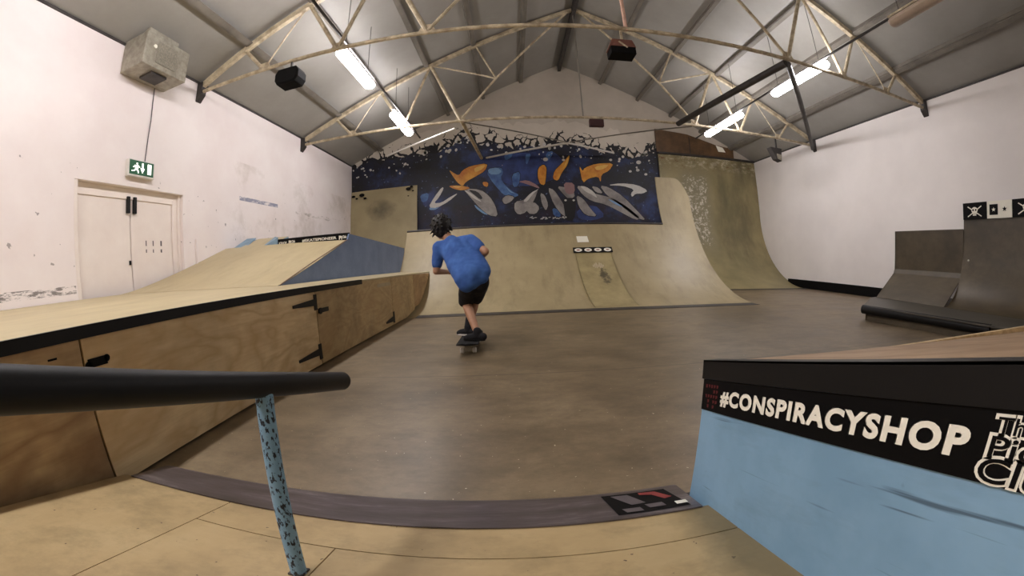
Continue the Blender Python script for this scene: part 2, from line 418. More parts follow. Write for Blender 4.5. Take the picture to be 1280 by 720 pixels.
# ------------------------------------------------------------------ room
XL, XR, YB, YF, ZE, SL = -5.22, 8.84, 12.0, -3.6, 4.40, .445
XM = (XL + XR) / 2; ZR = ZE + SL * (XM - XL)
def roofz(x): return ZE + SL * (min(x, 2 * XM - x) - XL)
mb = MB(); mb.box(XL - .2, XR + .2, YF - .2, YB + .2, -.15, 0); struct('floor', mb, 'floor')
DY0, DY1, DZ = 2.68, 4.66, 2.34                      # door opening in the left wall
mb = MB()
mb.box(XL - .25, XL, YF, DY0, 0, ZE); mb.box(XL - .25, XL, DY1, YB, 0, ZE); mb.box(XL - .25, XL, DY0, DY1, DZ, ZE)
struct('wall_left', mb, 'wall_l')
mb = MB(); mb.box(XR, XR + .2, YF, YB, 0, ZE); struct('wall_right', mb, 'wall_r')
for nm, y0, y1 in (('wall_back', YB, YB + .2), ('wall_front', YF - .2, YF)):
    mb = MB(); mb.prism([(XL - .2, y0, 0), (XR + .2, y0, 0), (XR + .2, y0, ZE), (XM, y0, ZR + .06), (XL - .2, y0, ZE)], (0, y1 - y0, 0)); struct(nm, mb, 'wall_b')
for sx in (0, 1):
    mb = MB()
    xa = XL - .3 if sx == 0 else XR + .3; za = ZE - SL * .3
    mb.hexa([(xa, YF - .2, za), (XM, YF - .2, ZR), (XM, YB + .2, ZR), (xa, YB + .2, za),
             (xa, YF - .2, za + .08), (XM, YF - .2, ZR + .08), (XM, YB + .2, ZR + .08), (xa, YB + .2, za + .08)]); struct('ceiling', mb, 'ceil')
# eave trims
for nm, x0, x1 in (('trim_1', XL, XL + .03), ('trim_2', XR - .03, XR)):
    mb = MB(); mb.box(x0, x1, YF, YB, ZE - .035, ZE - .005); struct(nm, mb, 'dark_steel')
mb = MB(); mb.box(XR - .06, XR, 5.0, 10.2, 0, .25); struct('baseboard_right', mb, 'black_matt', bevel=.01)

# door in the left wall
d = thing('door_1', None, None, (XL, (DY0 + DY1) / 2, 0)); tag(d, kind='structure')
xd = XL - .12; mid = (DY0 + DY1) / 2
for a, b in ((DY0 + .06, mid - .008), (mid + .008, DY1 - .16)):
    mb = MB(); mb.box(xd - .045, xd, a, b, .0, DZ - .16); obj('door_leaf', mb, 'door', d, bevel=.006)
mb = MB(); mb.box(xd - .05, XL - .01, DY0, DY0 + .06, 0, DZ); mb.box(xd - .05, xd + .03, DY1 - .16, DY1 - .06, 0, DZ - .1)
mb.box(xd - .05, XL - .06, DY1 - .06, DY1, 0, DZ); mb.box(xd - .05, xd + .02, DY0, DY1, DZ - .16, DZ)
obj('door_frame', mb, 'door', d, bevel=.008)
for k in (-.085, .035):
    mb = MB(); mb.box(xd, xd + .05, mid + k, mid + k + .055, DZ - .36, DZ - .12); obj('door_closer', mb, 'black', d, bevel=.006)
mb = MB()                                             # peeling stencil marks on the right leaf
for yy, s in ((mid + .28, .02), (mid + .42, .02), (mid + .58, .03)):
    mb.add([(xd + .004, yy, 1.52), (xd + .004, yy + s, 1.52), (xd + .004, yy + s, 1.60), (xd + .004, yy, 1.60)], [(0, 1, 2, 3)])
    mb.add([(xd + .004, yy, 1.42), (xd + .004, yy + s, 1.42), (xd + .004, yy + s, 1.47), (xd + .004, yy, 1.47)], [(0, 1, 2, 3)])
obj('stencil_mark', mb, 'grey_print', d)
mb = MB(); mb.box(xd, xd + .02, mid - .05, mid - .02, 1.25, 1.31); obj('lock', mb, 'black', d)

# ------------------------------------------------------------------ purlins and ridge
offs = (1.35, 2.6, 3.75, 4.85, 6.0)
pl_words = ('nearest the ridge', 'second down from the ridge', 'third down from the ridge', 'fourth down from the ridge', 'lowest, just above the wall')
pmesh = None
for sgn, side in ((-1, 'left'), (1, 'right')):
    for o_, w in zip(offs, pl_words):
        x = XM + sgn * o_; z = roofz(x)
        mb = MB(); w_ = .05 if o_ < 5.9 else .07
        ux = Vector((1, 0, -sgn * SL)).normalized(); un = Vector((-sgn * SL, 0, -1)).normalized()
        if un.z > 0: un = -un
        c = Vector((x, YF, z)); 
        mb.hexa([c - ux * w_ / 2, c + ux * w_ / 2, c + ux * w_ / 2 + un * .1, c - ux * w_ / 2 + un * .1] +
                [q + Vector((0, YB - YF, 0)) for q in (c - ux * w_ / 2, c + ux * w_ / 2, c + ux * w_ / 2 + un * .1, c - ux * w_ / 2 + un * .1)])
        b = c + un * .1; mb.hexa([b - ux * .005, b + ux * (w_ + .03), b + ux * (w_ + .03) + un * .012, b - ux * .005 + un * .012] +
                [q + Vector((0, YB - YF, 0)) for q in (b - ux * .005, b + ux * (w_ + .03), b + ux * (w_ + .03) + un * .012, b - ux * .005 + un * .012)])
        o = obj('purlin', mb, 'purlin', origin=(x, YF, z)); tag(o, 'grey steel purlin under the %s roof slope, %s' % (side, w), 'roof beam', 'purlins along the roof')
mb = MB(); mb.box(XM - .05, XM + .05, YF, YB, ZR - .26, ZR - .05); o = obj('ridge_beam', mb, 'dark_steel', bevel=.01, origin=(XM, YF, ZR - .2))
tag(o, 'dark steel ridge beam running along the peak of the roof', 'roof beam')

# ------------------------------------------------------------------ trusses
def truss(y, label):
    t = thing('roof_truss', label, 'roof truss', (XM, y, 4.2), 'steel roof trusses')
    tz = 4.2
    mb = MB(); n = 24
    mb.tube([(lerp(XL + .02, XR - .02, i / n), y, tz + .03 * math.sin(PI * i / n)) for i in range(n + 1)], .034, 10); obj('tie_beam', mb, 'cream_steel', t, smooth=True)
    dn = .1
    for s in (-1, 1):
        P = lambda x: XM + s * x
        Z = lambda x: roofz(XM + x) - dn
        xa = XM - XL - .03
        mb = MB(); mb.bar((P(xa), y, Z(xa) - .02), (P(0), y, Z(0)), .085, .10); obj('rafter', mb, 'cream_steel', t, bevel=.01)
        A, B, C, D = 6.05, 4.85, 3.6, 2.5
        nodes = {'a': (P(5.58), y, tz), 'b': (P(4.25), y, tz), 'c': (P(2.88), y, tz + .04), 'n': (P(2.02), y, 5.31)}
        webs = [((P(A), y, Z(A)), nodes['a'], .02), ((P(B), y, Z(B)), nodes['b'], .022), (nodes['a'], (P(B), y, Z(B)), .008),
                (nodes['b'], (P(C), y, Z(C)), .02), ((P(C), y, Z(C)), nodes['c'], .024), ((P(C), y, Z(C)), nodes['n'], .014),
                ((P(D), y, Z(D)), nodes['n'], .014), (nodes['c'], nodes['n'], .018), (nodes['n'], (P(.12), y, Z(.12)), .018)]
        for a, b, r in webs:
            mb = MB(); mb.tube([a, b], r * 1.6, 8); obj('strut', mb, 'cream_steel', t, smooth=True)
        for k in 'abc':
            q = nodes[k]; mb = MB(); mb.prism([(q[0] - .13, y - .007, q[2]), (q[0] + .13, y - .007, q[2]), (q[0] + .07, y - .007, q[2] + .13), (q[0] - .07, y - .007, q[2] + .13)], (0, .014, 0))
            obj('gusset_plate', mb, 'cream_steel', t)
        xw = xa + .01
        mb = MB(); mb.prism([(P(xw + .02), y - .06, Z(xw) + .06), (P(xw - .1), y - .06, Z(xw) + .06), (P(xw - .1), y - .06, tz - .06), (P(xw + .0), y - .06, tz - .18), (P(xw + .02), y - .06, tz - .18)], (0, .12, 0))
        obj('wall_bracket', mb, 'dark_steel', t)
    mb = MB(); mb.tube([(XM - .04, y, tz), (XM - .04, y, ZR - .3)], .03, 8); obj('king_post', mb, 'pink_steel', t, smooth=True)
    return t
t1 = truss(4.86, 'pale steel roof truss nearest the camera, carrying the two hanging loudspeakers')
t2 = dup(t1, (0, 8.65 - 4.86, 0), 'pale steel roof truss further back, in front of the graffiti wall')
for ch in t2.children:
    if ch.name.startswith('king_post'):
        ch.data = ch.data.copy(); ch.data.materials[0] = MT['purlin']
        for v in ch.data.vertices: v.co.x *= .55

def pipe(name, pts, r, m, label, cat, group=None, seg=10):
    mb = MB(); mb.tube(pts, r, seg); o = obj(name, mb, m, smooth=True, origin=pts[0]); return tag(o, label, cat, group)
g = 'roof braces between the trusses'
pipe('roof_brace', [(4.66, 4.9, 4.17), (4.2, 8.62, 4.2)], .07, 'dark_steel', 'thick dark steel brace running back from the near truss to the far truss', 'brace', g)
pipe('roof_brace', [(4.7, 4.9, 4.15), (8.8, 8.72, 4.12)], .055, 'dark_steel', 'dark diagonal brace from the near truss to the right wall', 'brace', g)
pipe('roof_brace', [(-1.05, 8.7, 4.24), (-.84, 11.98, 4.2)], .05, 'cream_steel', 'pale brace running from the far truss back to the graffiti wall, left of centre', 'brace', g)
pipe('roof_brace', [(-1.25, 9.05, 4.2), (-3.55, 10.8, 4.2)], .025, 'white_paint', 'thin white diagonal brace over the left part of the graffiti', 'brace', g)
pipe('roof_brace', [(-.69, 11.98, 4.2), (1.7, 10.64, 4.2)], .03, 'white_paint', 'white brace pipe rising to the middle of the graffiti from its left', 'brace', g)
pipe('roof_brace', [(1.72, 10.64, 4.2), (3.3, 11.6, 4.2)], .028, 'white_paint', 'white brace pipe falling to the right from the middle of the graffiti', 'brace', g)
pipe('roof_brace', [(-1.0, 8.7, 4.2), (1.66, 10.62, 4.22)], .016, 'purlin', 'thin grey tie rod from the far truss, left of the white pipe peak', 'brace', g)
pipe('roof_brace', [(4.62, 8.7, 4.2), (1.76, 10.62, 4.22)], .016, 'purlin', 'thin grey tie rod from the far truss, right of the white pipe peak', 'brace', g)
pipe('roof_brace', [(5.7, 8.82, 4.27), (8.78, 8.78, 4.22)], .024, 'white_paint', 'pale pipe laid along the right end of the far truss', 'brace', g)

# ------------------------------------------------------------------ fluorescent lights and conduits
def light(x, y0, y1, z, label, lit=True):
    t = thing('strip_light', label, 'strip light', (x, (y0 + y1) / 2, z), 'strip lights under the roof')
    mb = MB(); mb.box(x - .03, x + .03, y0, y1, z + .165, z + .20); obj('housing', mb, 'white_paint' if lit else 'cream_steel', t, bevel=.008)
    mb = MB(); n = 10; pr = [(.11 * math.cos(2 * PI * i / (n + 1)), .075 * math.sin(2 * PI * i / (n + 1))) for i in range(n + 1)]
    vs = []; fs = []
    ys = [y0, y0 + .03, y0 + .08, y1 - .08, y1 - .03, y1]; ks = [.25, .8, 1, 1, .8, .25]
    for yy, k in zip(ys, ks): vs += [(x + a * k, yy, z + .07 + b * k) for a, b in pr]
    m_ = n + 1
    for j in range(5):
        for i in range(n): fs.append((j * m_ + i, j * m_ + i + 1, (j + 1) * m_ + i + 1, (j + 1) * m_ + i))
        fs.append((j * m_, (j + 1) * m_, (j + 1) * m_ + n, j * m_ + n))
    fs += [tuple(range(m_)), tuple(range(5 * m_, 6 * m_))[::-1]]
    mb.add(vs, fs); obj('diffuser', mb, 'tube_on' if lit else 'tube_off', t, smooth=True)
    for yy in (y0 + .2, y1 - .2):
        mb = MB(); mb.tube([(x, yy, z + .145), (x, yy, roofz(x) - .02)], .006, 6); obj('hanger', mb, 'dark_steel', t)
    return t
XLl, XRl, ZLt = -2.49, 5.52, 4.24
light(XLl, 5.05, 6.5, ZLt, 'lit white strip light on the left, nearest of the left row')
light(XLl, 7.95, 9.45, ZLt, 'lit white strip light on the left, crossing behind the far truss')
light(XRl, 4.72, 6.4, ZLt, 'lit white strip light on the right, where the near truss crosses it')
light(XRl, 7.7, 9.55, ZLt, 'lit white strip light on the right, near the brown board at the back')
light(XRl, 1.6, 3.3, ZLt + .02, 'unlit pale strip light at the top right', lit=False)
for a_, b_, w_ in ((1.95, 3.4, 'added fill strip light out of view, on the left over the near platform'), (.1, 1.55, 'added fill strip light out of view, on the left beside the camera'),
                   (-1.75, -.3, 'unseen lit white strip light on the left, just behind the camera'), (-3.4, -2.1, 'added fill strip light out of view, on the left against the front wall')):
    light(XLl, a_, b_, ZLt, w_)  # left row tubes out of view; extras added to brighten the near field
pipe('cable_conduit', [(XLl + .09, .0, ZLt + .2), (XLl + .09, 10.2, ZLt + .2)], .022, 'dark_steel', 'dark cable conduit running beside the left row of strip lights', 'conduit', 'light conduits')
pipe('cable_conduit', [(XRl - .02, 3.3, ZLt + .17), (XRl - .02, 10.2, ZLt + .17)], .022, 'dark_steel', 'dark cable conduit running above the right row of strip lights', 'conduit', 'light conduits')

# ------------------------------------------------------------------ hanging loudspeakers
def speaker(c, w, dpt, h, label, mtop='black_matt', yaw=0.0):
    t = thing('loudspeaker', label, 'loudspeaker', c, 'loudspeakers hung from the trusses'); x, y, z = c
    mb = MB(); a = .28
    prof = [(-w / 2, -h * .2), (-w / 2 + w * .12, -h / 2), (w / 2 - w * .12, -h / 2), (w / 2, -h * .2), (w / 2, h * .2), (w / 2 - w * .12, h / 2), (-w / 2 + w * .12, h / 2), (-w / 2, h * .2)]
    mb.prism([(x + p, y - dpt / 2, z + q) for p, q in prof], (0, dpt, 0)); obj('cabinet', mb, mtop, t, bevel=.012)
    mb = MB(); mb.prism([(x + p * .88, y - dpt / 2 - .012, z + q * .86) for p, q in prof], (0, .02, 0)); obj('grille', mb, 'black_matt', t, bevel=.004)
    mb = MB(); mb.bar((x - .0, y, z + h / 2), (x, y, 4.2), .03, .03); mb.bar((x - w * .3, y, z + h / 2 + .01), (x + w * .3, y, z + h / 2 + .01), .04, .015); obj('mounting_bracket', mb, 'dark_steel', t)
    return t
speaker(tuple(at(363, 98, 1, 4.86)), .42, .26, .27, 'black loudspeaker hung under the left part of the near truss')
s2 = thing('loudspeaker', 'loudspeaker with a pink reddish back, hung under the middle of the near truss', 'loudspeaker', tuple(at(779, 58, 1, 4.86)), 'loudspeakers hung from the trusses')
c = s2.location.copy(); mb = MB(); mb.prism([(c.x - .2, c.y, c.z + .0), (c.x - .15, c.y, c.z + .13), (c.x + .15, c.y, c.z + .13), (c.x + .2, c.y, c.z + .0)], (0, .24, 0)); obj('cabinet', mb, m_plain('pinkish_brown', srgb(120, 78, 66), .5), s2, bevel=.01)
mb = MB(); mb.box(c.x - .185, c.x + .185, c.y - .01, c.y + .24, c.z - .12, c.z); obj('grille', mb, 'black_matt', s2, bevel=.008)
mb = MB(); mb.bar((c.x, c.y + .02, c.z + .02), (c.x, c.y + .02, 4.22), .035, .02); mb.bar((c.x - .06, c.y - .01, c.z + .08), (c.x + .06, c.y - .01, c.z - .02), .02, .02); obj('mounting_bracket', mb, 'cream_steel', s2)
c = at(971, 192, 1, 8.6)
s3 = thing('loudspeaker', 'small pale-fronted loudspeaker under the right end of the far truss', 'loudspeaker', tuple(c), 'loudspeakers hung from the trusses')
mb = MB(); mb.prism([(c.x - .2, c.y, c.z + .17), (c.x + .2, c.y, c.z + .17), (c.x + .16, c.y, c.z - .2), (c.x - .02, c.y, c.z - .15)], (0, .2, 0)); obj('cabinet', mb, 'dark_steel', s3, bevel=.01)
mb = MB(); mb.prism([(c.x - .0, c.y - .012, c.z + .0), (c.x + .17, c.y - .012, c.z - .02), (c.x + .145, c.y - .012, c.z - .18), (c.x + .01, c.y - .012, c.z - .14)], (0, .012, 0)); obj('grille', mb, 'tin', s3)
mb = MB(); mb.bar((c.x + .05, 8.66, c.z + .15), (c.x + .05, 8.66, 4.22), .05, .03); obj('mounting_bracket', mb, 'dark_steel', s3)
c = at(745, 155, 1, 8.6)
mb = MB(); mb.box(c.x - .17, c.x + .17, c.y - .1, c.y + .02, c.z - .09, c.z + .09); o = obj('junction_box', mb, m_plain('dark_red_box', srgb(70, 42, 44), .6), bevel=.01, origin=tuple(c)); tag(o, 'small dark reddish box fixed to the middle of the far truss', 'box')
for (px, y0, y1, dx) in ((736, 96, 150, 0), (640, 96, 0, 0)):
    pass

# ------------------------------------------------------------------ left wall fittings
h = thing('wall_heater', 'grey tin heater box high on the left wall above the green sign', 'heater', (XL, 3.65, 3.9))
hx = XL + .52
mb = MB(); mb.box(XL + .005, hx, 3.2, 4.05, 3.92, 4.42); mb.prism([(XL + .005, 3.3, 4.42), (hx - .12, 3.3, 4.42), (hx - .12, 3.3, 4.6), (XL + .2, 3.3, 4.56)], (0, .6, 0)); obj('casing', mb, 'tin', h, bevel=.012)
mb = MB(); mb.box(hx - .005, hx + .012, 3.42, 3.8, 4.0, 4.34); obj('grille', mb, m_speck('tin_mesh', srgb(110, 104, 92), srgb(150, 144, 128), 40, .5), h, bevel=.004)
mb = MB(); mb.tube([(hx + .01, 3.36, 4.22), (hx + .03, 3.36, 4.22)], .03, 12); obj('knob', mb, 'white_print', h)
mb = MB(); mb.box(XL + .15, hx - .1, 3.45, 3.75, 3.885, 3.925); obj('vent', mb, 'dark_steel', h)
pipe('power_cable', [(XL + .012, 3.86, 3.93), (XL + .012, 3.87, 3.4), (XL + .012, 3.82, 2.74)], .008, 'grey_print', 'thin grey cable running down the wall from heater to green sign', 'cable')
e = thing('exit_sign', 'green and white emergency exit sign above the double door', 'sign', (XL, 3.7, 2.5))
y0s, y1s, z0s, z1s = 3.47, 3.96, 2.47, 2.72
mb = MB(); mb.box(XL + .003, XL + .085, y0s, y1s, z0s, z1s); obj('case', mb, 'white_paint', e, bevel=.01)
xs = XL + .088
mb = MB(); mb.box(XL + .08, xs, y0s + .02, y1s - .02, z0s + .03, z1s - .015); obj('face', mb, 'sign_green', e)
def spt(u, v): return (xs + .002, y0s + .02 + (y1s - y0s - .04) * u, z0s + .03 + (z1s - z0s - .045) * v)
mb = MB()
def poly(pts): mb.add([spt(*p) for p in pts], [tuple(range(len(pts)))])
poly([(.74, .14), (.9, .14), (.9, .88), (.74, .88)])                                  # doorway
poly([(.50, .88), (.56, .88), (.56, .5), (.62, .5), (.53, .14), (.44, .5), (.50, .5)])  # arrow pointing down
poly([(.27, .84), (.33, .84), (.33, .72), (.27, .72)])                                 # head
poly([(.20, .66), (.36, .68), (.35, .42), (.24, .40)])                                 # torso
poly([(.35, .66), (.42, .58), (.42, .52), (.35, .58)]); poly([(.21, .64), (.13, .50), (.17, .47), (.24, .58)])
poly([(.24, .42), (.32, .42), (.38, .26), (.38, .12), (.34, .12), (.33, .24)]); poly([(.24, .42), (.29, .40), (.20, .22), (.08, .20), (.08, .26), (.17, .28)])
obj('pictogram', mb, m_emit('sign_white', (1, 1, .9, 1), .6), e, fix=False)
pipe('wall_pipe', [(XL + .02, 4.95, 1.2), (XL + .02, 4.95, 1.62)], .02, 'wall_l', 'short painted pipe stub on the left wall right of the door', 'pipe')

# ------------------------------------------------------------------ near bank, steel plate, block, rail
BS = .25
def bz(y): return max(0.0, BS * (1.15 - y))
b = thing('plywood_bank', 'pale plywood bank sloping up towards the camera', 'ramp', (0, 0, 0))
Y2 = -1.6
def sheet(x0, x1, y0, y1, lift=0.0, th=.018):
    g = .0022
    x0 += g; x1 -= g; y0 += g; y1 -= g
    m_ = MB(); m_.hexa([(x0, y0, bz(y0) - th + lift), (x1, y0, bz(y0) - th + lift), (x1, y1, bz(y1) - th + lift), (x0, y1, bz(y1) - th + lift),
                        (x0, y0, bz(y0) + lift), (x1, y0, bz(y0) + lift), (x1, y1, bz(y1) + lift), (x0, y1, bz(y1) + lift)]); return m_
XBk0, XBk1 = -1.72, .6
mb = MB(); mb.prism([(XBk0, 1.08, .0), (XBk0, Y2, .0), (XBk0, Y2, bz(Y2) - .022), (XBk0, 1.05, .004)], (XBk1 - XBk0, 0, 0)); obj('frame', mb, 'dark_steel', b)
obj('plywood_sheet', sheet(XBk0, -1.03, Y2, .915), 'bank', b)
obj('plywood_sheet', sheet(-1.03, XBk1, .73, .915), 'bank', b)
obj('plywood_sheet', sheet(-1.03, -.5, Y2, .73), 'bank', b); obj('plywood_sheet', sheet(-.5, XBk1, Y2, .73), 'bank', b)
# sub frame seam lines are the gaps between the sheets
p = thing('steel_plate', 'scraped purple-grey steel threshold plate at the foot of the near bank', 'metal plate', (0, 1.0, 0))
mb = MB(); n = 8; prof = [(1.14, .003)] + [(lerp(1.12, .905, i / n), bz(lerp(1.12, .905, i / n)) + .006) for i in range(n + 1)]
mb.curve_sheet(prof[::-1], -1.66, .56, .004); obj('plate', mb, 'plate', p)
def onp(x, y, l=.0015): return (x, y, bz(y) + .006 + l)
mb = MB()
mb.add([onp(.27, 1.1), onp(.50, 1.1), onp(.53, .93), onp(.29, .93)], [(0, 1, 2, 3)]); mb.cur = 1
for q in ([(.30, 1.085), (.36, 1.085), (.40, 1.0), (.35, .995)], [(.31, .97), (.37, .97), (.375, .94), (.32, .94)], [(.39, .985), (.45, .985), (.455, .955), (.40, .955)]): mb.add([onp(a, c_, .003) for a, c_ in q], [(0, 1, 2, 3)])
mb.cur = 2
for q in ([(.40, 1.09), (.46, 1.085), (.50, 1.02), (.47, 1.01), (.44, 1.06), (.40, 1.07)],): mb.add([onp(a, c_, .003) for a, c_ in q], [tuple(range(len(q)))])
mb.cur = 3; mb.add([onp(a, c_, .003) for a, c_ in [(.49, .975), (.53, .975), (.53, .95), (.49, .95)]], [(0, 1, 2, 3)])
obj('sticker', mb, ['banner_black', 'grey_print', 'mid_red', 'white_print'], p, fix=False)

k = thing('ledge_block', 'light blue ledge block with black edge and printed banner, right foreground', 'ledge', (.58, .6, 0))
XK = .585; YK = 1.05
def kz(y): return .497 + .24 * (YK - y)
YK2 = -1.4; XK2 = 3.4
mb = MB(); mb.prism([(XK, YK, 0), (XK, YK2, 0), (XK, YK2, kz(YK2) - .02), (XK, YK, kz(YK) - .02)], (.02, 0, 0)); obj('side_panel', mb, 'blue', k)
mb = MB(); mb.box(XK + .02, XK2, YK - .02, YK, 0, kz(YK) - .02); obj('end_panel', mb, 'ply', k)
mb = MB(); mb.hexa([(XK + .02, YK2, kz(YK2) - .02), (XK2, YK2, kz(YK2) - .08), (XK2, YK, kz(YK) - .08), (XK + .02, YK, kz(YK) - .02), (XK + .02, YK2, kz(YK2)), (XK2, YK2, kz(YK2) - .06), (XK2, YK, kz(YK) - .06), (XK + .02, YK, kz(YK))])
obj('top_sheet', mb, m_plywood('top_ply', srgb(176, 146, 112), srgb(140, 110, 80), srgb(110, 90, 66), ax='xy'), k)
mb = MB(); mb.hexa([(XK - .006, YK2, kz(YK2) - .055), (XK, YK2, kz(YK2) - .055), (XK, YK + .006, kz(YK) - .055), (XK - .006, YK + .006, kz(YK) - .055), (XK - .006, YK2, kz(YK2) + .004), (XK, YK2, kz(YK2) + .004), (XK, YK + .006, kz(YK) + .004), (XK - .006, YK + .006, kz(YK) + .004)])
mb.hexa([(XK - .006, YK2, kz(YK2)), (XK + .045, YK2, kz(YK2)), (XK + .045, YK + .006, kz(YK)), (XK - .006, YK + .006, kz(YK)), (XK - .006, YK2, kz(YK2) + .005), (XK + .045, YK2, kz(YK2) + .005), (XK + .045, YK + .006, kz(YK) + .005), (XK - .006, YK + .006, kz(YK) + .005)])
obj('metal_edge', mb, 'black', k)
def kp(y, dz, l=0.0): return (XK - .003 - l, y, kz(y) + dz)
mb = MB(); mb.add([kp(YK, -.055), kp(YK2, -.055), kp(YK2, -.155), kp(YK, -.155), kp(YK, -.055, -.002), kp(YK2, -.055, -.002), kp(YK2, -.155, -.002), kp(YK, -.155, -.002)],
                  [(0, 1, 2, 3), (7, 6, 5, 4), (0, 4, 5, 1), (3, 2, 6, 7), (0, 3, 7, 4), (1, 5, 6, 2)]); bn = obj('banner', mb, 'banner_black', k)
tv = Vector(kp(0, 0)) - Vector(kp(1, 0))
mb = MB()
for k_, (dy_, dz_) in enumerate(((.0014, 0), (-.0014, 0))):
    place_text(mb, '#CONSPIRACYSHOP', kp(.936 + dy_, -.131 + dz_ + dy_ * .24, .0015 + k_ * .0004), tv * .708, (0, 0, .050), None, .045, 1.16); obj('lettering', mb, 'white_print', bn, fix=False)
mb = MB()
for sname, yy, w_, zz, hh in (('The', .196, .052, -.086, .022), ('Pioneer', .198, .165, -.118, .029), ('Club', .204, .115, -.152, .034)):
    mb.cur = 0; place_text(mb, sname, kp(yy + .005, zz - .004, .001), tv * (w_ + .01), (0, 0, hh + .008), None, .06, 1.0)
    mb.cur = 1; place_text(mb, sname, kp(yy, zz, .002), tv * w_, (0, 0, hh), None, .01, 1.0)
obj('club_logo', mb, ['white_print', 'banner_black'], bn, fix=False)
mb = MB(); random.seed(3)
for i in range(5):
    for j in range(5):
        if random.random() < .8:
            a = .955 + i * .016; z_ = -.07 - j * .016; s_ = .011
            mb.add([kp(a, z_, .001), kp(a + s_, z_, .001), kp(a + s_ * random.uniform(.4, 1), z_ - s_, .001), kp(a, z_ - s_ * random.uniform(.5, 1), .001)], [(0, 1, 2, 3)])
obj('red_emblem', mb, 'red_print', bn, fix=False)

r = thing('grind_rail', 'black round grind rail on a chipped blue post, left foreground', 'rail', (-.53, .6, .14))
ra, rb_ = Vector((-.53, 1.04, .488)), Vector((-.53, -.6, .945))
mb = MB(); dd = (ra - rb_).normalized(); n = 6
pts = [rb_.lerp(ra, i / 4) for i in range(5)] + [ra + dd * .008, ra + dd * .014]; rr = [.0275] * 5 + [.025, .016]
mb.tube(pts, 0, 28, True, rr); obj('bar', mb, 'black', r, smooth=True)
mb = MB(); mb.box(-.012, .012, -.012, .012, 0, 1)
A_, B_ = Vector((-.53, .585, .141)), Vector((-.53, .652, .585)); mb = MB(); mb.tube([A_, B_], .0205, 20); obj('post', mb, 'post', r, smooth=True)
mb = MB(); q = Vector((0, 1, -.25)).normalized()
mb.hexa([A_ + Vector((-.02, 0, 0)) - q * .02, A_ + Vector((.02, 0, 0)) - q * .02, A_ + Vector((.02, 0, 0)) + q * .02, A_ + Vector((-.02, 0, 0)) + q * .02] +
        [v + Vector((0, .001, .005)) for v in (A_ + Vector((-.02, 0, 0)) - q * .02, A_ + Vector((.02, 0, 0)) - q * .02, A_ + Vector((.02, 0, 0)) + q * .02, A_ + Vector((-.02, 0, 0)) + q * .02)])
obj('foot_plate', mb, 'dark_steel', r)
A2 = A_ + (rb_ - ra) * .6; A2.x = -.53
mb = MB(); mb.bar((-.53, -.4, bz(-.4)), (-.53, -.33, .86), .032, .032); obj('post', mb, 'post', r, bevel=.003)

# ------------------------------------------------------------------ main quarter pipe at the back
def circ(y0, r, z1, n=18, z0=0.0, up=None):
    out = []
    a1 = math.acos(max(-1, 1 - (z1 - z0) / r)) if z1 - z0 < r else PI / 2
    for i in range(n + 1):
        a = a1 * i / n; out.append((y0 + r * math.sin(a), z0 + r * (1 - math.cos(a))))
    if z1 - z0 > r: out.append((y0 + r + .02 * (z1 - z0 - r), z1))
    return out
QY, QR, QZ = 6.07, 3.0, 1.66
q = thing('quarter_pipe', 'wide beige plywood quarter pipe in front of the graffiti wall', 'quarter pipe', (.6, QY, 0))
prof = circ(QY, QR, QZ, 20); cY = prof[-1][0]
XQ0, XQ1, XE1 = -2.42, 3.62, 4.5
mb = MB(); mb.curve_sheet(prof, XQ0, XQ1, .03); obj('transition', mb, 'ramp', q, smooth=True)
prof2 = circ(QY, QR, 2.88, 26)
mb = MB()                                                # extension with a rounded top corner
n = len(prof2); nx = 10
vs = []
for th in (0, .03):
    for i in range(n):
        for j in range(nx + 1):
            x = lerp(XQ1, XE1, j / nx); y, z = prof2[i]
            top = 2.88 - (max(0, (x - 4.1) / .4) ** 2.4) * .5
            f = min(1.0, z / 2.88); zz = z
            if z > 1.8: zz = 1.8 + (z - 1.8) * (top - 1.8) / (2.88 - 1.8)
            a = math.acos(1 - zz / QR); vs.append((x, QY + QR * math.sin(a) + th * math.sin(a), zz - th * math.cos(a)))
m_ = nx + 1; fs = []; S = n * m_
for i in range(n - 1):
    for j in range(nx):
        a = i * m_ + j; fs.append((a, a + 1, a + m_ + 1, a + m_)); fs.append((S + a, S + a + m_, S + a + m_ + 1, S + a + 1))
for i in range(n - 1):
    for j in (0, nx):
        a = i * m_ + j; fs.append((a, a + m_, S + a + m_, S + a))
for j in range(nx):
    for i in (0, n - 1):
        a = i * m_ + j; fs.append((a, S + a, S + a + 1, a + 1))
mb.add(vs, fs); obj('extension', mb, 'ramp', q, smooth=True)
mb = MB(); mb.tube([(XQ0, cY + .01, QZ + .005), (XQ1, cY + .01, QZ + .005)], .026, 12); obj('coping', mb, 'dark_steel', q, smooth=True)
mb = MB(); mb.box(XQ0, XQ1, cY + .02, cY + 1.1, QZ - .06, QZ - .02); obj('deck', mb, 'deck', q)
mb = MB(); pp = [(XE1 + .001, y, z) for y, z in prof2[:]] + [(XE1 + .001, prof2[-1][0] + .05, 0)]
pp = [(XE1 - .03, y + .035, z - .01) for y, z in circ(QY, QR, 2.3, 20)] + [(XE1 - .03, 9.1, 0.0)]
mb.prism(pp, (.025, 0, 0)); obj('side_panel', mb, 'ramp_green', q)
mb = MB(); mb.curve_sheet([(y, z + .006) for y, z in circ(QY - .06, 6, .006, 3)], XQ0 + .8, XE1 - .02, .004); obj('threshold_plate', mb, 'dark_steel', q)
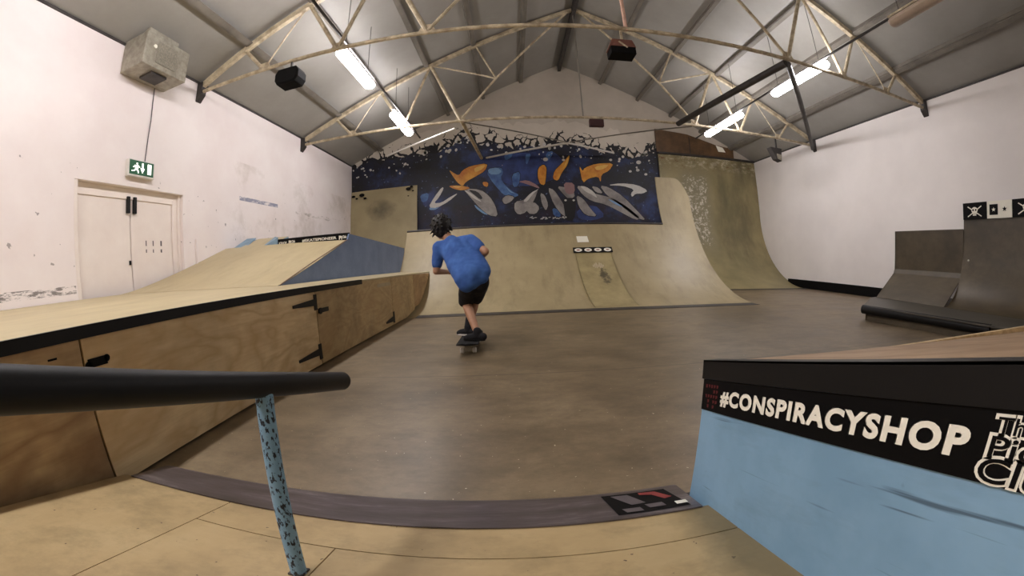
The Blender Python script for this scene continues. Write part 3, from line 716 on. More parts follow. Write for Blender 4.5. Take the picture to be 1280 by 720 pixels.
# narrow overlay ramp with four round stickers
ov = thing('ramp_overlay', 'narrow scuffed plywood overlay on the quarter pipe with four round stickers along its top', 'ramp', (1.8, 6.4, 0))
pf = []
for i in range(17):
    a = lerp(.10, math.acos(1 - 1.07 / QR), i / 16); t_ = i / 16
    lift = .004 + .035 * math.sin(PI * min(1, t_ * 1.05)) ** 1.0 * (1 if t_ < .95 else .7)
    pf.append((QY + QR * math.sin(a) - math.sin(a) * lift, QR * (1 - math.cos(a)) + math.cos(a) * lift))
mb = MB(); mb.curve_sheet(pf, 1.37, 2.17, .012)
def mat_overlay():
    t = NT('overlay_ply', .5); n_ = t.noise(2.5, 6, .7); col = t.ramp(n_, [(.35, srgb(150, 136, 96)), (.65, srgb(178, 162, 118))])
    x, y, z = t.sep()
    gx = t.math('DIVIDE', t.math('SUBTRACT', x, .06), .2); gz = t.math('DIVIDE', t.math('SUBTRACT', z, .5), .3)
    g_ = t.math('ADD', t.math('ADD', t.math('POWER', gx, 2.0), t.math('POWER', gz, 2.0)), t.math('MULTIPLY', t.noise(9, 4, .7), 1.4))
    col = t.mix(t.math('MULTIPLY', t.ramp(g_, [(.75, BW(1)), (1.25, BW(0))]), .8), col, srgb(52, 46, 38)); t.color(col); return t.m
MT['overlay'] = mat_overlay(); obj('running_surface', mb, 'overlay', ov, smooth=True)
for xa, xb_ in ((1.372, 1.384), (2.156, 2.168)):
    mb = MB(); n_ = 17; base_ = []
    for i in range(n_):
        a_ = lerp(.10, math.acos(1 - 1.07 / QR), i / 16); base_.append((QY + QR * math.sin(a_), QR * (1 - math.cos(a_))))
    vs_ = [(x, y, z) for x in (xa, xb_) for pr_ in (pf, base_) for y, z in pr_]
    fs_ = []
    for i in range(n_ - 1):
        fs_ += [(i, i + 1, n_ + i + 1, n_ + i), (2 * n_ + i, 3 * n_ + i, 3 * n_ + i + 1, 2 * n_ + i + 1), (i, 2 * n_ + i, 2 * n_ + i + 1, i + 1), (n_ + i, n_ + i + 1, 3 * n_ + i + 1, 3 * n_ + i)]
    mb.add(vs_, fs_ + [(0, n_, 3 * n_, 2 * n_), (n_ - 1, 3 * n_ - 1, 4 * n_ - 1, 2 * n_ - 1)]); obj('side', mb, 'ramp_green', ov)
y_, z_ = pf[-1]; y2_, z2_ = pf[-3]; tdir = Vector((0, y_ - y2_, z_ - z2_)).normalized(); ndir = Vector((0, -tdir.z, tdir.y))
mb = MB(); c0 = Vector((1.33, y_, z_)) + ndir * .004; c1 = Vector((2.21, y_, z_)) + ndir * .004
mb.prism([c0 + tdir * .03, c1 + tdir * .03, c1 - tdir * .13, c0 - tdir * .13], ndir * .01); obj('top_strip', mb, 'black', ov)
for i in range(4):
    cx = 1.44 + i * .22; mb = MB(); cc = Vector((cx, y_, z_)) - tdir * .055 + ndir * .016
    mb.add([cc + Vector((1, 0, 0)) * math.cos(t) * .085 + tdir * math.sin(t) * .055 for t in [2 * PI * k_ / 20 for k_ in range(20)]], [tuple(range(20))])
    mb.cur = 1; mb.add([cc + ndir * .001 + Vector((1, 0, 0)) * math.cos(t) * .04 + tdir * math.sin(t) * .018 for t in [2 * PI * k_ / 12 for k_ in range(12)]], [tuple(range(12))])
    obj('round_sticker', mb, ['white_print', 'mid_red'], ov, fix=False)
def onq(x, z, l=.006):
    a = math.acos(1 - z / QR); return Vector((x, QY + QR * math.sin(a) - l * math.sin(a), z + l * math.cos(a)))
mb = MB(); mb.add([onq(1.46, 1.22), onq(1.72, 1.22), onq(1.70, 1.36), onq(1.45, 1.36)], [(0, 1, 2, 3)]); o = obj('paper_sticker', mb, 'white_print', origin=tuple(onq(1.6, 1.2)), fix=False)
mb2 = MB(); tag(o, 'white rectangular sticker on the quarter pipe above the four round stickers', 'sticker')
mb = MB(); cc = Vector((1.8, *pf[12])) + Vector((0, -.006, .004)); td2 = Vector((0, pf[13][0] - pf[11][0], pf[13][1] - pf[11][1])).normalized()
for i in range(7):
    a = -.11 + i * .035; hgt = [.05, .09, .12, .06, .12, .1, .05][i]
    mb.add([cc + Vector((a - .012, 0, 0)) - td2 * hgt * .6, cc + Vector((a + .012, 0, 0)) - td2 * hgt * .6, cc + Vector((a + .014, 0, 0)) + td2 * hgt, cc + Vector((a - .012, 0, 0)) + td2 * hgt], [(0, 1, 2, 3)])
obj('worn_logo', mb, m_plain('faded_white', srgb(200, 186, 156), .6), ov, fix=False)

# ------------------------------------------------------------------ tall ramps in the corners
dq = thing('quarter_pipe', 'tall curved ramp with flaking white paint in the back right corner', 'quarter pipe', (6.9, 9.3, 0))
pd = circ(9.3, 2.5, 4.34, 24)
pd = pd[:-1] + [(lerp(pd[-2][0], 11.93, i / 8), lerp(pd[-2][1], 4.34, i / 8)) for i in range(1, 9)]
mb = MB(); mb.curve_sheet(pd, 4.93, XR - .01, .03); obj('transition', mb, 'deep', dq, smooth=True, origin=(0, 0, 0))
mb = MB(); mb.box(4.93, XR - .02, 11.86, 11.98, 4.35, 4.41); obj('top_rail', mb, 'dark_steel', dq)
mb = MB(); mb.curve_sheet([(9.1, .005), (9.32, .012)], 4.95, XR - .07, .004); obj('threshold_plate', mb, 'dark_steel', dq)
lq = thing('quarter_pipe', 'tall curved ramp with a dark smudge in the back left corner', 'quarter pipe', (-4, 9.2, 0))
pl_ = circ(9.2, 2.65, 3.47, 24); pl_ = pl_[:-1] + [(lerp(pl_[-2][0], 11.96, i / 4), lerp(pl_[-2][1], 3.47, i / 4)) for i in range(1, 5)]
mb = MB(); mb.curve_sheet(pl_, XL + .01, -2.93, .03); obj('transition', mb, 'leftdeep', lq, smooth=True, origin=(0, 0, 0))
mb = MB(); yy = 11.9                                        # painted marks near its top corners
def bl(x, z, s, a=0, t_=.3):
    y = 11.93 - .035 if z > 3.1 else 11.86
    mb.add([(x + s * math.cos(t), y - .01 - (3.47 - z) * .12, z + s * .6 * math.sin(t)) for t in [2 * PI * k_ / 8 for k_ in range(8)]], [tuple(range(8))])
for x, z, s in ((-5.1, 3.3, .07), (-4.98, 3.22, .05), (-4.8, 3.32, .1), (-4.68, 3.2, .06), (-3.2, 3.36, .09), (-3.1, 3.42, .06), (-3.05, 3.28, .04), (-3.2, 3.12, .03)):
    mb = MB(); bl(x, z, s); obj('painted_mark', mb, 'banner_black', lq, fix=False)
bb = thing('wall_board', 'brown wooden board fixed high on the back wall above the tall right ramp', 'board', (6.4, 11.9, 4.4))
P0, P1, P2, P3 = at(818, 161, 1, 11.94), at(890, 178, 1, 11.94), at(914, 181, 1, 11.94), at(914, 204, 1, 11.94)
mb = MB(); mb.prism([(P0.x, 11.94, 4.43), (7.95, 11.94, 4.43), (7.95, 11.94, 4.78), (7.2, 11.94, 4.86), (6.1, 11.94, 5.14), (P0.x, 11.94, 5.24)], (0, .04, 0)); obj('panel', mb, 'brown_board', bb)
mb = MB()
for a in (6.15,): mb.box(a, a + .02, 11.925, 11.942, 4.44, 5.05)
obj('batten', mb, 'dark_steel', bb)
mb = MB(); mb.prism([(7.22, 11.92, 4.84), (7.5, 11.92, 4.78), (7.6, 11.92, 4.62), (7.3, 11.92, 4.62)], (0, .01, 0)); obj('paper_patch', mb, 'white_print', bb)

# ------------------------------------------------------------------ graffiti on the back wall
g = thing('graffiti_mural', 'dark blue spray-painted mural with orange and grey lettering on the back wall', 'mural', (0, 11.99, 2))
GY = 11.99
def w(px, py, l=0.0): v = at(px, py, 1, GY); return (v.x, GY - .004 - l, v.z)
top = [(440, 207), (449, 202), (467, 194), (478, 200), (488, 199), (502, 197), (519, 187), (533, 188), (547, 184), (556, 179), (566, 175), (584, 164), (594, 172), (605, 177), (620, 180), (639, 183), (659, 179), (688, 177), (707, 179), (722, 182), (737, 185), (756, 189), (776, 191), (795, 192), (810, 188), (821, 185)]
random.seed(11)
vs = []
for (x0, y0), (x1, y1) in zip(top, top[1:]):
    n_ = max(2, int(abs(x1 - x0) / 2.2))
    for i in range(n_):
        t_ = i / n_; yy = lerp(y0, y1, t_) + (random.uniform(-6, 0) if i % 2 else random.uniform(-1, 3))
        vs.append((lerp(x0, x1, t_), yy))
vs.append(top[-1])
mb = MB(); pts = [w(a, c_) for a, c_ in vs]; zb = 1.55
o0 = len(pts); strip = []
low = [(p_[0], p_[1], zb) for p_ in pts]
mb.add(pts + low, [(i, i + 1, o0 + i + 1, o0 + i) for i in range(o0 - 1)])
def mat_mural():
    t = NT('mural_ground', .55); n_ = t.noise(.9, 5, .65); col = t.ramp(n_, [(.38, srgb(11, 11, 18)), (.52, srgb(18, 22, 44)), (.68, srgb(40, 58, 108))])
    s = t.noise(11, 3, .6); col = t.mix(t.ramp(s, [(.67, BW(0)), (.72, BW(1))]), col, srgb(110, 124, 160))
    rr_ = t.noise(2.2, 4, .7, t.mapping((1, 1, 1), (5, 5, 5))); x, y, z = t.sep()
    m__ = t.math('MULTIPLY', t.ramp(rr_, [(.5, BW(0)), (.62, BW(1))]), t.math('LESS_THAN', z, 2.7))
    col = t.mix(t.math('MULTIPLY', m__, .5), col, srgb(46, 26, 44)); t.color(col); return t.m
MT['mural'] = mat_mural(); obj('painted_ground', mb, 'mural', g, fix=False, origin=(0, 0, 0))
cols = {'y': m_plain('spray_yellow', srgb(232, 186, 92), .5), 'o': m_speck('spray_orange', srgb(190, 110, 34), srgb(226, 164, 60), 3, .5), 'g': m_speck('spray_grey', srgb(118, 112, 110), srgb(172, 166, 160), 2, .5),
        'c': m_plain('spray_light_blue', srgb(120, 158, 200), .5), 'w': m_plain('spray_white', srgb(206, 202, 196), .5), 'b': m_speck('spray_blue', srgb(44, 74, 130), srgb(84, 124, 178), 3, .5),
        'd': m_speck('spray_deep_blue', srgb(24, 34, 76), srgb(50, 72, 132), 2, .5), 'p': m_plain('spray_rose', srgb(152, 118, 118), .5), 'k': m_plain('spray_black', srgb(12, 11, 16), .5),
        't': m_plain('spray_tan', srgb(150, 124, 96), .5)}
def smoothpoly(pts, it=2):
    for _ in range(it):
        out = []
        for i in range(len(pts)):
            a, b_ = pts[i], pts[(i + 1) % len(pts)]
            out += [(a[0] * .78 + b_[0] * .22, a[1] * .78 + b_[1] * .22), (a[0] * .22 + b_[0] * .78, a[1] * .22 + b_[1] * .78)]
        pts = out
    return pts
lay = [0]
def blob(name, key, polys, l, outline=0):
    for pts in polys:
        mbs = MB()
        pp = [(480 + a / 2.667, 120 + b_ / 2.667) for a, b_ in pts]; pp = smoothpoly(pp, 1); cx = sum(a for a, _ in pp) / len(pp); cy_ = sum(b_ for _, b_ in pp) / len(pp)
        if outline:
            mbs.cur = 1; qq = [(cx + (a - cx) * (1 + outline / max(4, math.hypot(a - cx, b_ - cy_))), cy_ + (b_ - cy_) * (1 + outline / max(4, math.hypot(a - cx, b_ - cy_)))) for a, b_ in pp]
            mbs.add([w(a, b_, l - .0015) for a, b_ in qq], [tuple(range(len(qq)))])
        mbs.cur = 0; mbs.add([w(a, b_, l) for a, b_ in pp], [tuple(range(len(pp)))])
        obj(name, mbs, [cols[key], cols['k']], g, fix=False, origin=(0, 0, 0))
blob('painted_haze', 'd', [[(330, 205), (400, 190), (470, 190), (560, 182), (600, 215), (590, 270), (500, 300), (430, 300), (380, 280), (340, 240)], [(640, 380), (700, 360), (740, 400), (700, 415), (650, 412)], [(130, 330), (170, 320), (160, 360), (130, 370)]], .002)
blob('painted_stroke', 'd', [[(420, 190), (455, 200), (440, 250), (415, 240)], [(500, 195), (530, 190), (520, 260), (495, 250)]], .003)
blob('painted_blue_figure', 'b', [[(342, 255), (360, 240), (392, 238), (398, 256), (388, 272), (402, 296), (428, 318), (452, 330), (430, 340), (398, 330), (372, 300), (356, 280)], [(425, 262), (455, 250), (450, 300), (430, 306)]], .005, .8)
blob('painted_highlight', 'c', [[(345, 244), (378, 238), (394, 252), (380, 262), (352, 262)], [(404, 300), (424, 318), (440, 326), (420, 322)]], .0065)
blob('painted_grey_wing', 'g', [[(262, 308), (322, 312), (352, 334), (372, 366), (380, 402), (350, 398), (318, 372), (290, 340)],
      [(545, 306), (566, 312), (592, 350), (622, 402), (596, 400), (566, 362)], [(575, 300), (612, 306), (640, 330), (620, 348), (600, 330)],
      [(640, 330), (664, 342), (690, 378), (712, 402), (672, 398), (648, 368)],
      [(640, 300), (668, 302), (688, 322), (720, 330), (760, 340), (806, 366), (856, 408), (838, 414), (790, 388), (740, 362), (690, 350), (662, 330)],
      [(718, 298), (748, 304), (796, 334), (852, 392), (872, 414), (846, 410), (796, 370), (742, 332)],
      [(436, 352), (470, 346), (498, 318), (514, 312), (500, 350), (474, 388), (448, 396), (434, 380)]], .007, .9)
blob('painted_white_blade', 'w', [[(194, 303), (200, 308), (184, 338), (166, 358), (192, 356), (222, 336), (250, 322), (216, 352), (176, 374), (148, 372), (166, 340)],
      [(742, 298), (788, 291), (842, 296), (880, 316), (862, 326), (838, 326), (826, 338), (822, 326), (834, 312), (796, 300)],
      [(652, 300), (672, 302), (700, 320), (712, 342), (694, 330), (670, 318)], [(262, 310), (300, 330), (330, 356), (300, 342), (276, 322)], [(462, 352), (490, 322), (520, 308), (496, 326), (478, 352)]], .009)
blob('painted_orange_leaf', 'o', [[(216, 246), (234, 258), (250, 266), (262, 248), (288, 234), (346, 224), (338, 250), (300, 272), (274, 286), (262, 302), (244, 288), (230, 268)],
      [(214, 300), (250, 298), (292, 306), (262, 316), (232, 310)], [(328, 286), (348, 288), (346, 304), (332, 300)],
      [(514, 240), (532, 228), (542, 240), (540, 268), (536, 298), (520, 294), (512, 268)],
      [(604, 214), (620, 194), (612, 230), (592, 256), (580, 284), (562, 276), (568, 250), (586, 232)],
      [(650, 232), (662, 252), (668, 240), (706, 226), (766, 224), (750, 250), (724, 262), (722, 290), (714, 268), (680, 276), (662, 292)]], .011, .9)
blob('painted_rose_stroke', 'p', [[(446, 286), (478, 280), (512, 298), (520, 310), (498, 302), (470, 292)], [(598, 288), (634, 290), (636, 322), (620, 330), (604, 322)]], .012)
blob('painted_dark_figure', 'k', [[(594, 340), (640, 340), (640, 360), (634, 416), (606, 416), (600, 370)], [(280, 312), (312, 318), (330, 340), (322, 346), (296, 326)]], .013)
blob('painted_blue_wisp', 'b', [[(470, 196), (490, 192), (484, 214), (474, 232)], [(540, 188), (566, 184), (556, 206), (540, 222)], [(400, 196), (430, 190), (424, 206), (404, 216)], [(120, 330), (150, 322), (146, 350), (126, 356)], [(560, 372), (586, 380), (590, 404), (566, 400)]], .0045)
blob('painted_grey_wing', 'g', [[(392, 344), (410, 330), (436, 336), (424, 352), (402, 362)], [(470, 360), (500, 352), (520, 372), (506, 394), (480, 392)], [(690, 300), (716, 306), (730, 326), (706, 322)], [(520, 322), (536, 330), (548, 362), (540, 384), (526, 360)]], .0068, .9)
blob('painted_yellow_tip', 'y', [[(300, 240), (340, 228), (330, 244), (304, 256)], [(604, 222), (616, 202), (610, 226), (600, 238)], [(700, 236), (750, 228), (738, 242), (708, 250)], [(224, 300), (262, 302), (244, 308)]], .012)
blob('painted_blue_edge', 'c', [[(152, 372), (168, 374), (186, 370), (170, 380), (152, 380)], [(300, 360), (322, 378), (350, 398), (330, 392), (306, 374)], [(742, 342), (768, 352), (800, 372), (774, 364)]], .0085)
mbw = MB()
def dot(px, py, rx, ry, key='w', l=.014, a=0.0):
    pp = [(px + rx * math.cos(t) * math.cos(a) - ry * math.sin(t) * math.sin(a), py + rx * math.cos(t) * math.sin(a) + ry * math.sin(t) * math.cos(a)) for t in [2 * PI * k_ / 12 for k_ in range(12)]]
    mbw.add([w(x_, y_, l) for x_, y_ in pp], [tuple(range(12))])
for x_, y_, s_ in ((605, 348, 4), (632, 348, 4), (606, 404, 3), (820, 252, 5), (845, 248, 6), (872, 262, 5), (848, 222, 8), (690, 208, 3), (538, 212, 8), (598, 214, 5), (755, 214, 5)):
    dot(480 + x_ / 2.667, 120 + y_ / 2.667, s_ / 2.6, s_ / 3.4)
random.seed(5)
for i in range(150):                                      # splashes along the ragged top edge
    s_ = random.random(); px = lerp(442, 820, s_); k_ = s_ * 0 + px
    for (x0, y0), (x1, y1) in zip(top, top[1:]):
        if x0 <= px <= x1: ty = lerp(y0, y1, (px - x0) / (x1 - x0))
    dn_ = abs(random.gauss(3, 7)) + 3
    if px < 530: dn_ *= 1.7
    rr_ = max(.45, random.uniform(.5, 2.6) * (1 - dn_ / 45)); 
    if px < 462 or px > 785 or random.random() < .62: dot(px, ty + dn_, rr_ * random.uniform(.8, 1.5), rr_, a=random.uniform(0, 3))
for i in range(22): dot(480 + random.uniform(480, 605) / 2.667, 120 + random.uniform(402, 410) / 2.667, 1.6, .45, a=random.uniform(-.6, .6))
tag(obj('painted_splash', mbw, cols['w'], g, fix=False, origin=(0, 0, 0)), kind='stuff')
# black crack network climbing the pale wall above the ragged edge
def mat_crack():
    t = NT('painted_cracks', .6); uv = t.n('ShaderNodeUVMap'); uv.uv_map = 'h'; sp_ = t.n('ShaderNodeSeparateXYZ'); t.l(uv.outputs[0], sp_.inputs[0]); hgt = sp_.outputs[1]
    nz = t.n('ShaderNodeTexNoise'); nz.inputs['Scale'].default_value = 3.5; nz.inputs['Detail'].default_value = 3; t.l(t.co, nz.inputs['Vector'])
    vm = t.n('ShaderNodeVectorMath', operation='MULTIPLY_ADD'); t.l(nz.outputs['Color'], vm.inputs[0]); vm.inputs[1].default_value = (.35, 0, .35); t.l(t.co, vm.inputs[2])
    vo = t.n('ShaderNodeTexVoronoi', feature='DISTANCE_TO_EDGE'); vo.inputs['Scale'].default_value = 3.1; t.l(vm.outputs[0], vo.inputs['Vector'])
    vary = t.noise(2.2, 3, .6, t.mapping((1, 1, 1), (7, 0, 7)))
    lim = t.math('SUBTRACT', t.math('MULTIPLY_ADD', t.math('SUBTRACT', 1.0, hgt), .28, -.12), t.math('MULTIPLY', t.math('SUBTRACT', vary, .5), .35))
    m = t.math('LESS_THAN', vo.outputs['Distance'], lim)
    n_ = t.noise(.8, 5, .6); wall = t.ramp(n_, [(.35, srgb(188, 178, 164)), (.65, srgb(204, 194, 180))])
    t.color(t.mix(m, wall, srgb(13, 12, 18))); return t.m
MT['crack'] = mat_crack(); mb = MB(); vv = []; hh = []
for a, c_ in vs[::2]:
    vv += [w(a, c_ + 5, .0005), w(a, max(149, c_ - 24), .0005)]; hh += [0, (c_ + 5 - max(149, c_ - 24)) / 29]
mb.add(vv, [(2 * i_, 2 * i_ + 2, 2 * i_ + 3, 2 * i_ + 1) for i_ in range(len(vv) // 2 - 1)])
o = obj('painted_cracks', mb, 'crack', g, fix=False, origin=(0, 0, 0)); uvl = o.data.uv_layers.new(name='h')
for lp in o.data.loops: uvl.data[lp.index].uv = (0, hh[lp.vertex_index])

# ------------------------------------------------------------------ left platform
XP, ZP = -1.76, .715
PY0, PY1 = -1.6, 7.98
def pz(x): return ZP + (XP - x) * .04
pf_ = thing('skate_platform', 'long raised plywood platform along the left wall with black edge strip', 'platform', (-3.4, 3, 0))
def facepoly(y0, y1):           # the far end follows the curve of the quarter pipe
    if y1 <= QY: return [(y0, 0.012), (y1, 0.012), (y1, ZP - .02), (y0, ZP - .02)]
    out = [(y0, .012)]
    for z in [ .012 + i * (ZP - .032) / 10 for i in range(11)]: out.append((QY + math.sqrt(QR**2 - (QR - z)**2) - .03, z))
    return out + [(y0, ZP - .02)]
seams = [PY0, .88, 3.1, 5.35, 6.6, 7.98]; mats_ = ['ply_dark', 'ply', 'ply_far', 'ply_far', 'ply_dark']
for (a, c_), m__ in zip(zip(seams, seams[1:]), mats_):
    pts = [(XP, y, z) for y, z in facepoly(a + .005, c_ - .005)]
    if a < QY < c_ and c_ < 7:
        zc = QR - math.sqrt(QR**2 - (c_ - QY)**2) if c_ > QY else 0
        pts = [(XP, a + .005, .012), (XP, QY - .02, .012), (XP, c_ - .005, zc + .03), (XP, c_ - .005, ZP - .02), (XP, a + .005, ZP - .02)]
    if a > 6.5: pts = [(XP, a + .005, .09 + .03)] + [(XP, QY + math.sqrt(QR**2 - (QR - z)**2) - .03, z) for z in [.14 + i * (ZP - .17) / 9 for i in range(10)]] + [(XP, a + .005, ZP - .02)]
    mb = MB(); mb.prism(pts, (-.018, 0, 0)); obj('side_panel', mb, m__, pf_, bevel=.002, origin=(XP, a, 0))
mb = MB(); mb.box(XP - .08, XP - .03, PY0, 6.1, 0, ZP - .02); obj('frame', mb, 'black_matt', pf_)
mb = MB(); mb.hexa([(XL + .01, PY0, pz(XL) - .018), (XP + .002, PY0, ZP - .018), (XP + .002, 7.93, ZP - .018), (XL + .01, 7.93, pz(XL) - .018), (XL + .01, PY0, pz(XL)), (XP + .002, PY0, ZP), (XP + .002, 7.97, ZP), (XL + .01, 7.97, pz(XL))]); obj('deck', mb, 'deck', pf_)
mb = MB(); mb.box(XP + .002, XP + .008, PY0, 4.23, ZP - .048, ZP + .003); mb.box(XP - .04, XP + .008, PY0, 4.23, ZP + .001, ZP + .005); obj('metal_edge', mb, 'black', pf_)
def hinge(y, z, s=1, L=.38, label=None):
    m_ = MB(); m_.box(XP, XP + .008, y - .02, y + .03, z - .07, z + .07)
    m_.prism([(XP, y - .02, z + .03), (XP, y - .02, z - .03), (XP, y - L, z - .012), (XP, y - L, z + .012)], (.007, 0, 0)); return m_
obj('strap_hinge', hinge(3.08, .575), 'black', pf_); obj('strap_hinge', hinge(3.08, .13), 'black', pf_)
mb = MB(); mb.box(XP, XP + .008, 3.13, 3.33, .47, .51); mb.tube([(XP + .01, 3.15, .49), (XP + .02, 3.15, .49)], .03, 10); obj('latch', mb, 'black', pf_)
mb = MB(); mb.prism([(XP, 5.35, .14), (XP, 5.0, .10), (XP, 5.0, .075), (XP, 5.35, .06)], (.007, 0, 0)); mb.box(XP, XP + .008, 5.33, 5.39, .04, .2); obj('strap_hinge', mb, 'black', pf_)
mb = MB(); mb.tube([(XP - .004, .9, .553), (XP + .006, .9, .553)], .016, 10); mb.tube([(XP - .004, 1.0, .565), (XP + .006, 1.0, .565)], .016, 10); mb.box(XP - .002, XP + .006, .9, 1.0, .54, .578); obj('hand_slot', mb, 'black_matt', pf_)
mb = MB(); mb.box(XP, XP + .003, .72, .76, .61, .618); obj('screw_slot', mb, 'black_matt', pf_)
mb = MB(); mb.box(XP, XP + .003, 4.75, 5.3, .59, .635); obj('faded_sticker', mb, m_plain('dusty_paper', srgb(176, 160, 128), .7), pf_)

# ------------------------------------------------------------------ bank on the platform
XB = -2.42
bk = thing('bank_ramp', 'beige bank on the left platform with blue painted side', 'ramp', (-3.5, 5, ZP))
def bprof(y0, y1, z0, z1, n=12):
    out = []
    for i in range(n + 1):
        t_ = i / n; e_ = t_ ** 1.45 if t_ < 1 else 1; out.append((lerp(y0, y1, t_), lerp(z0, z1, e_)))
    return out
def bsurf(x, t_):        # running surface; climbs later and higher towards the wall
    s = (XB - x) / (XB - XL); y0 = lerp(3.45, 3.35, s); y1 = lerp(5.35, 5.75, s); z1 = lerp(1.30, 1.47, s); z0 = pz(x) + .002
    return (x, lerp(y0, y1, t_), lerp(z0, z1, t_ ** lerp(1.15, 1.3, s)))
mb = MB(); nx, ny = 8, 16; vs = [bsurf(lerp(XL + .01, XB, j / nx), i / ny) for i in range(ny + 1) for j in range(nx + 1)]
vs += [(x, y + .01, z - .025) for x, y, z in vs]; m_ = nx + 1; S = (ny + 1) * m_; fs = []
for i in range(ny):
    for j in range(nx):
        a = i * m_ + j; fs.append((a, a + 1, a + m_ + 1, a + m_)); fs.append((S + a, S + a + m_, S + a + m_ + 1, S + a + 1))
    for j in (0, nx):
        a = i * m_ + j; fs.append((a, a + m_, S + a + m_, S + a))
for j in range(nx):
    for i in (0, ny):
        a = i * m_ + j; fs.append((a, S + a, S + a + 1, a + 1))
mb.add(vs, fs); obj('running_surface', mb, 'deck', bk, smooth=True)
edge = [bsurf(XB, i / 12) for i in range(13)]
rampcurve = [(XB + .002, QY + math.sqrt(QR**2 - (QR - z)**2) - .04, z) for z in [ZP + .01 + i * (1.2 - ZP - .01) / 8 for i in range(9)]]
mb = MB(); mb.prism([(XB + .002, y, z - .003) for x, y, z in edge] + [(XB + .002, 5.42, 1.395)] + [(XB + .002, rampcurve[-1][1] , 1.27)] + rampcurve[::-1] , (-.018, 0, 0)); obj('side_panel', mb, 'blue_far', bk)
mb = MB(); mb.bar(Vector(edge[0]) + Vector((.0, .05, .003)), Vector(edge[-1]) + Vector((0, 0, .004)), .02, .006); obj('edge_strip', mb, m_plain('brown_edge', srgb(104, 78, 60), .6), bk)
mb = MB(); mb.hexa([(XL + .01, 5.8, 1.43), (XB - .02, 5.42, 1.20), (XB - .02, 8.35, 1.20), (XL + .01, 8.6, 1.2), (XL + .01, 5.8, 1.46), (XB - .02, 5.42, 1.22), (XB - .02, 8.35, 1.22), (XL + .01, 8.6, 1.23)]); obj('deck', mb, 'ramp', bk)
# banner board on top of the bank
sb = thing('sponsor_board', 'long black printed board with white lettering on top of the left bank', 'sign board', (-3.1, 5.45, 1.3))
pa, pb = Vector((-3.86, 5.6, 1.345)), Vector((XB, 5.43, 1.29)); hb = .125
ud = (pb - pa); up = Vector((0, 0, hb))
mb = MB(); mb.prism([pa, pb, pb + up, pa + up * 1.0], (0, .02, 0)); bo = obj('panel', mb, 'banner_black', sb)
nrm = Vector((0, -.003, 0))
mb = MB(); place_text(mb, '#SKATEPIONEER', pa + ud * .37 + up * .28 + nrm, ud * .47, up * .38, None, .03); obj('lettering', mb, 'white_print', bo, fix=False)
mb = MB(); place_text(mb, 'KSHOP', pa + ud * .02 + up * .28 + nrm, ud * .12, up * .33, None, .03); obj('lettering', mb, 'white_print', bo, fix=False)
for u_ in (.17, .87):
    mb = MB(); place_text(mb, 'Pi', pa + ud * u_ + up * .2 + nrm, ud * .04, up * .5, None, .05); place_text(mb, 'Club', pa + ud * (u_ + .045) + up * .35 + nrm, ud * .05, up * .35, None, .05)
    obj('club_logo', mb, 'white_print', bo, fix=False)
# little kicker against the wall
kk = thing('kicker_ramp', 'small beige kicker with blue sides between the black board and the left wall', 'ramp', (-4.5, 5.8, 1.4))
mb = MB(); mb.hexa([(-5.05, 5.72, 1.40), (-4.12, 5.66, 1.35), (-4.12, 6.35, 1.35), (-5.05, 6.4, 1.4), (-5.05, 5.74, 1.43), (-4.12, 5.68, 1.37), (-4.12, 6.35, 1.58), (-5.05, 6.4, 1.63)]); obj('body', mb, 'blue_light', kk)
mb = MB(); mb.hexa([(-4.88, 5.73, 1.425), (-4.14, 5.675, 1.378), (-4.14, 6.35, 1.585), (-4.88, 6.38, 1.622), (-4.88, 5.73, 1.431), (-4.14, 5.675, 1.383), (-4.14, 6.35, 1.59), (-4.88, 6.38, 1.628)]); obj('running_surface', mb, 'deck', kk)
for pts_ in ([(326, 310, 5.60), (347, 308.5, 5.60), (347, 296.5, 5.62), (344, 296, 6.2)], [(287, 314, 5.72), (304, 312.5, 5.70), (320, 297.5, 6.3), (309, 298.5, 6.35)]):
    mb = MB(); mb.prism([at(a, c_, 1, y_) for a, c_, y_ in pts_], (0, .02, -.004)); obj('side_wing', mb, 'blue_light', kk)

# ------------------------------------------------------------------ right side ramps
PZ = .21
mp = thing('manual_pad', 'low dark platform with thick black pipe along its front edge', 'platform', (6.5, 3.2, 0))
mb = MB(); mb.prism([(5.03, 3.98, PZ - .018), (5.3, 1.2, PZ - .018), (XR - .02, 1.2, PZ - .018), (XR - .02, 5.4, PZ - .018), (6.5, 4.95, PZ - .018)], (0, 0, .018)); obj('top_sheet', mb, m_ramp('dark_top_ply', srgb(74, 70, 62), srgb(88, 84, 74), srgb(46, 42, 38)), mp)
mb = MB(); mb.prism([(5.12, 3.95, 0), (5.4, 1.2, 0), (5.42, 1.2, 0), (5.14, 3.97, 0)], (0, 0, PZ - .02)); mb.prism([(5.12, 3.95, 0), (6.5, 4.9, 0), (6.5, 4.93, 0), (5.1, 3.97, 0)], (0, 0, PZ - .02)); obj('frame', mb, 'brown_ramp', mp)
mb = MB(); mb.tube([(5.06, 4.0, PZ - .055), (5.3, 2.1, PZ - .055)], .065, 20); obj('pipe_coping', mb, 'black', mp, smooth=True)
wr = thing('wall_ramp', 'dark worn wooden bank with a vertical back, the lower one on the right', 'ramp', (7, 4.2, PZ))
def xprof(z1, x0, kind):
    if kind == 'bank': return [(x0, PZ + .003), (x0 + .56, .66), (x0 + .6, .74), (x0 + .61, z1)]
    out = []
    for i in range(13):
        a = (PI / 2) * .93 * i / 12; out.append((x0 + .62 * math.sin(a) * 1.0, PZ + .003 + 1.0 * (1 - math.cos(a))))
    return out + [(x0 + .64, z1)]
def ysheet(mbx, prof, y0, y1, th=.02): mbx.curve_sheet(prof, y0, y1, th, axis='y')
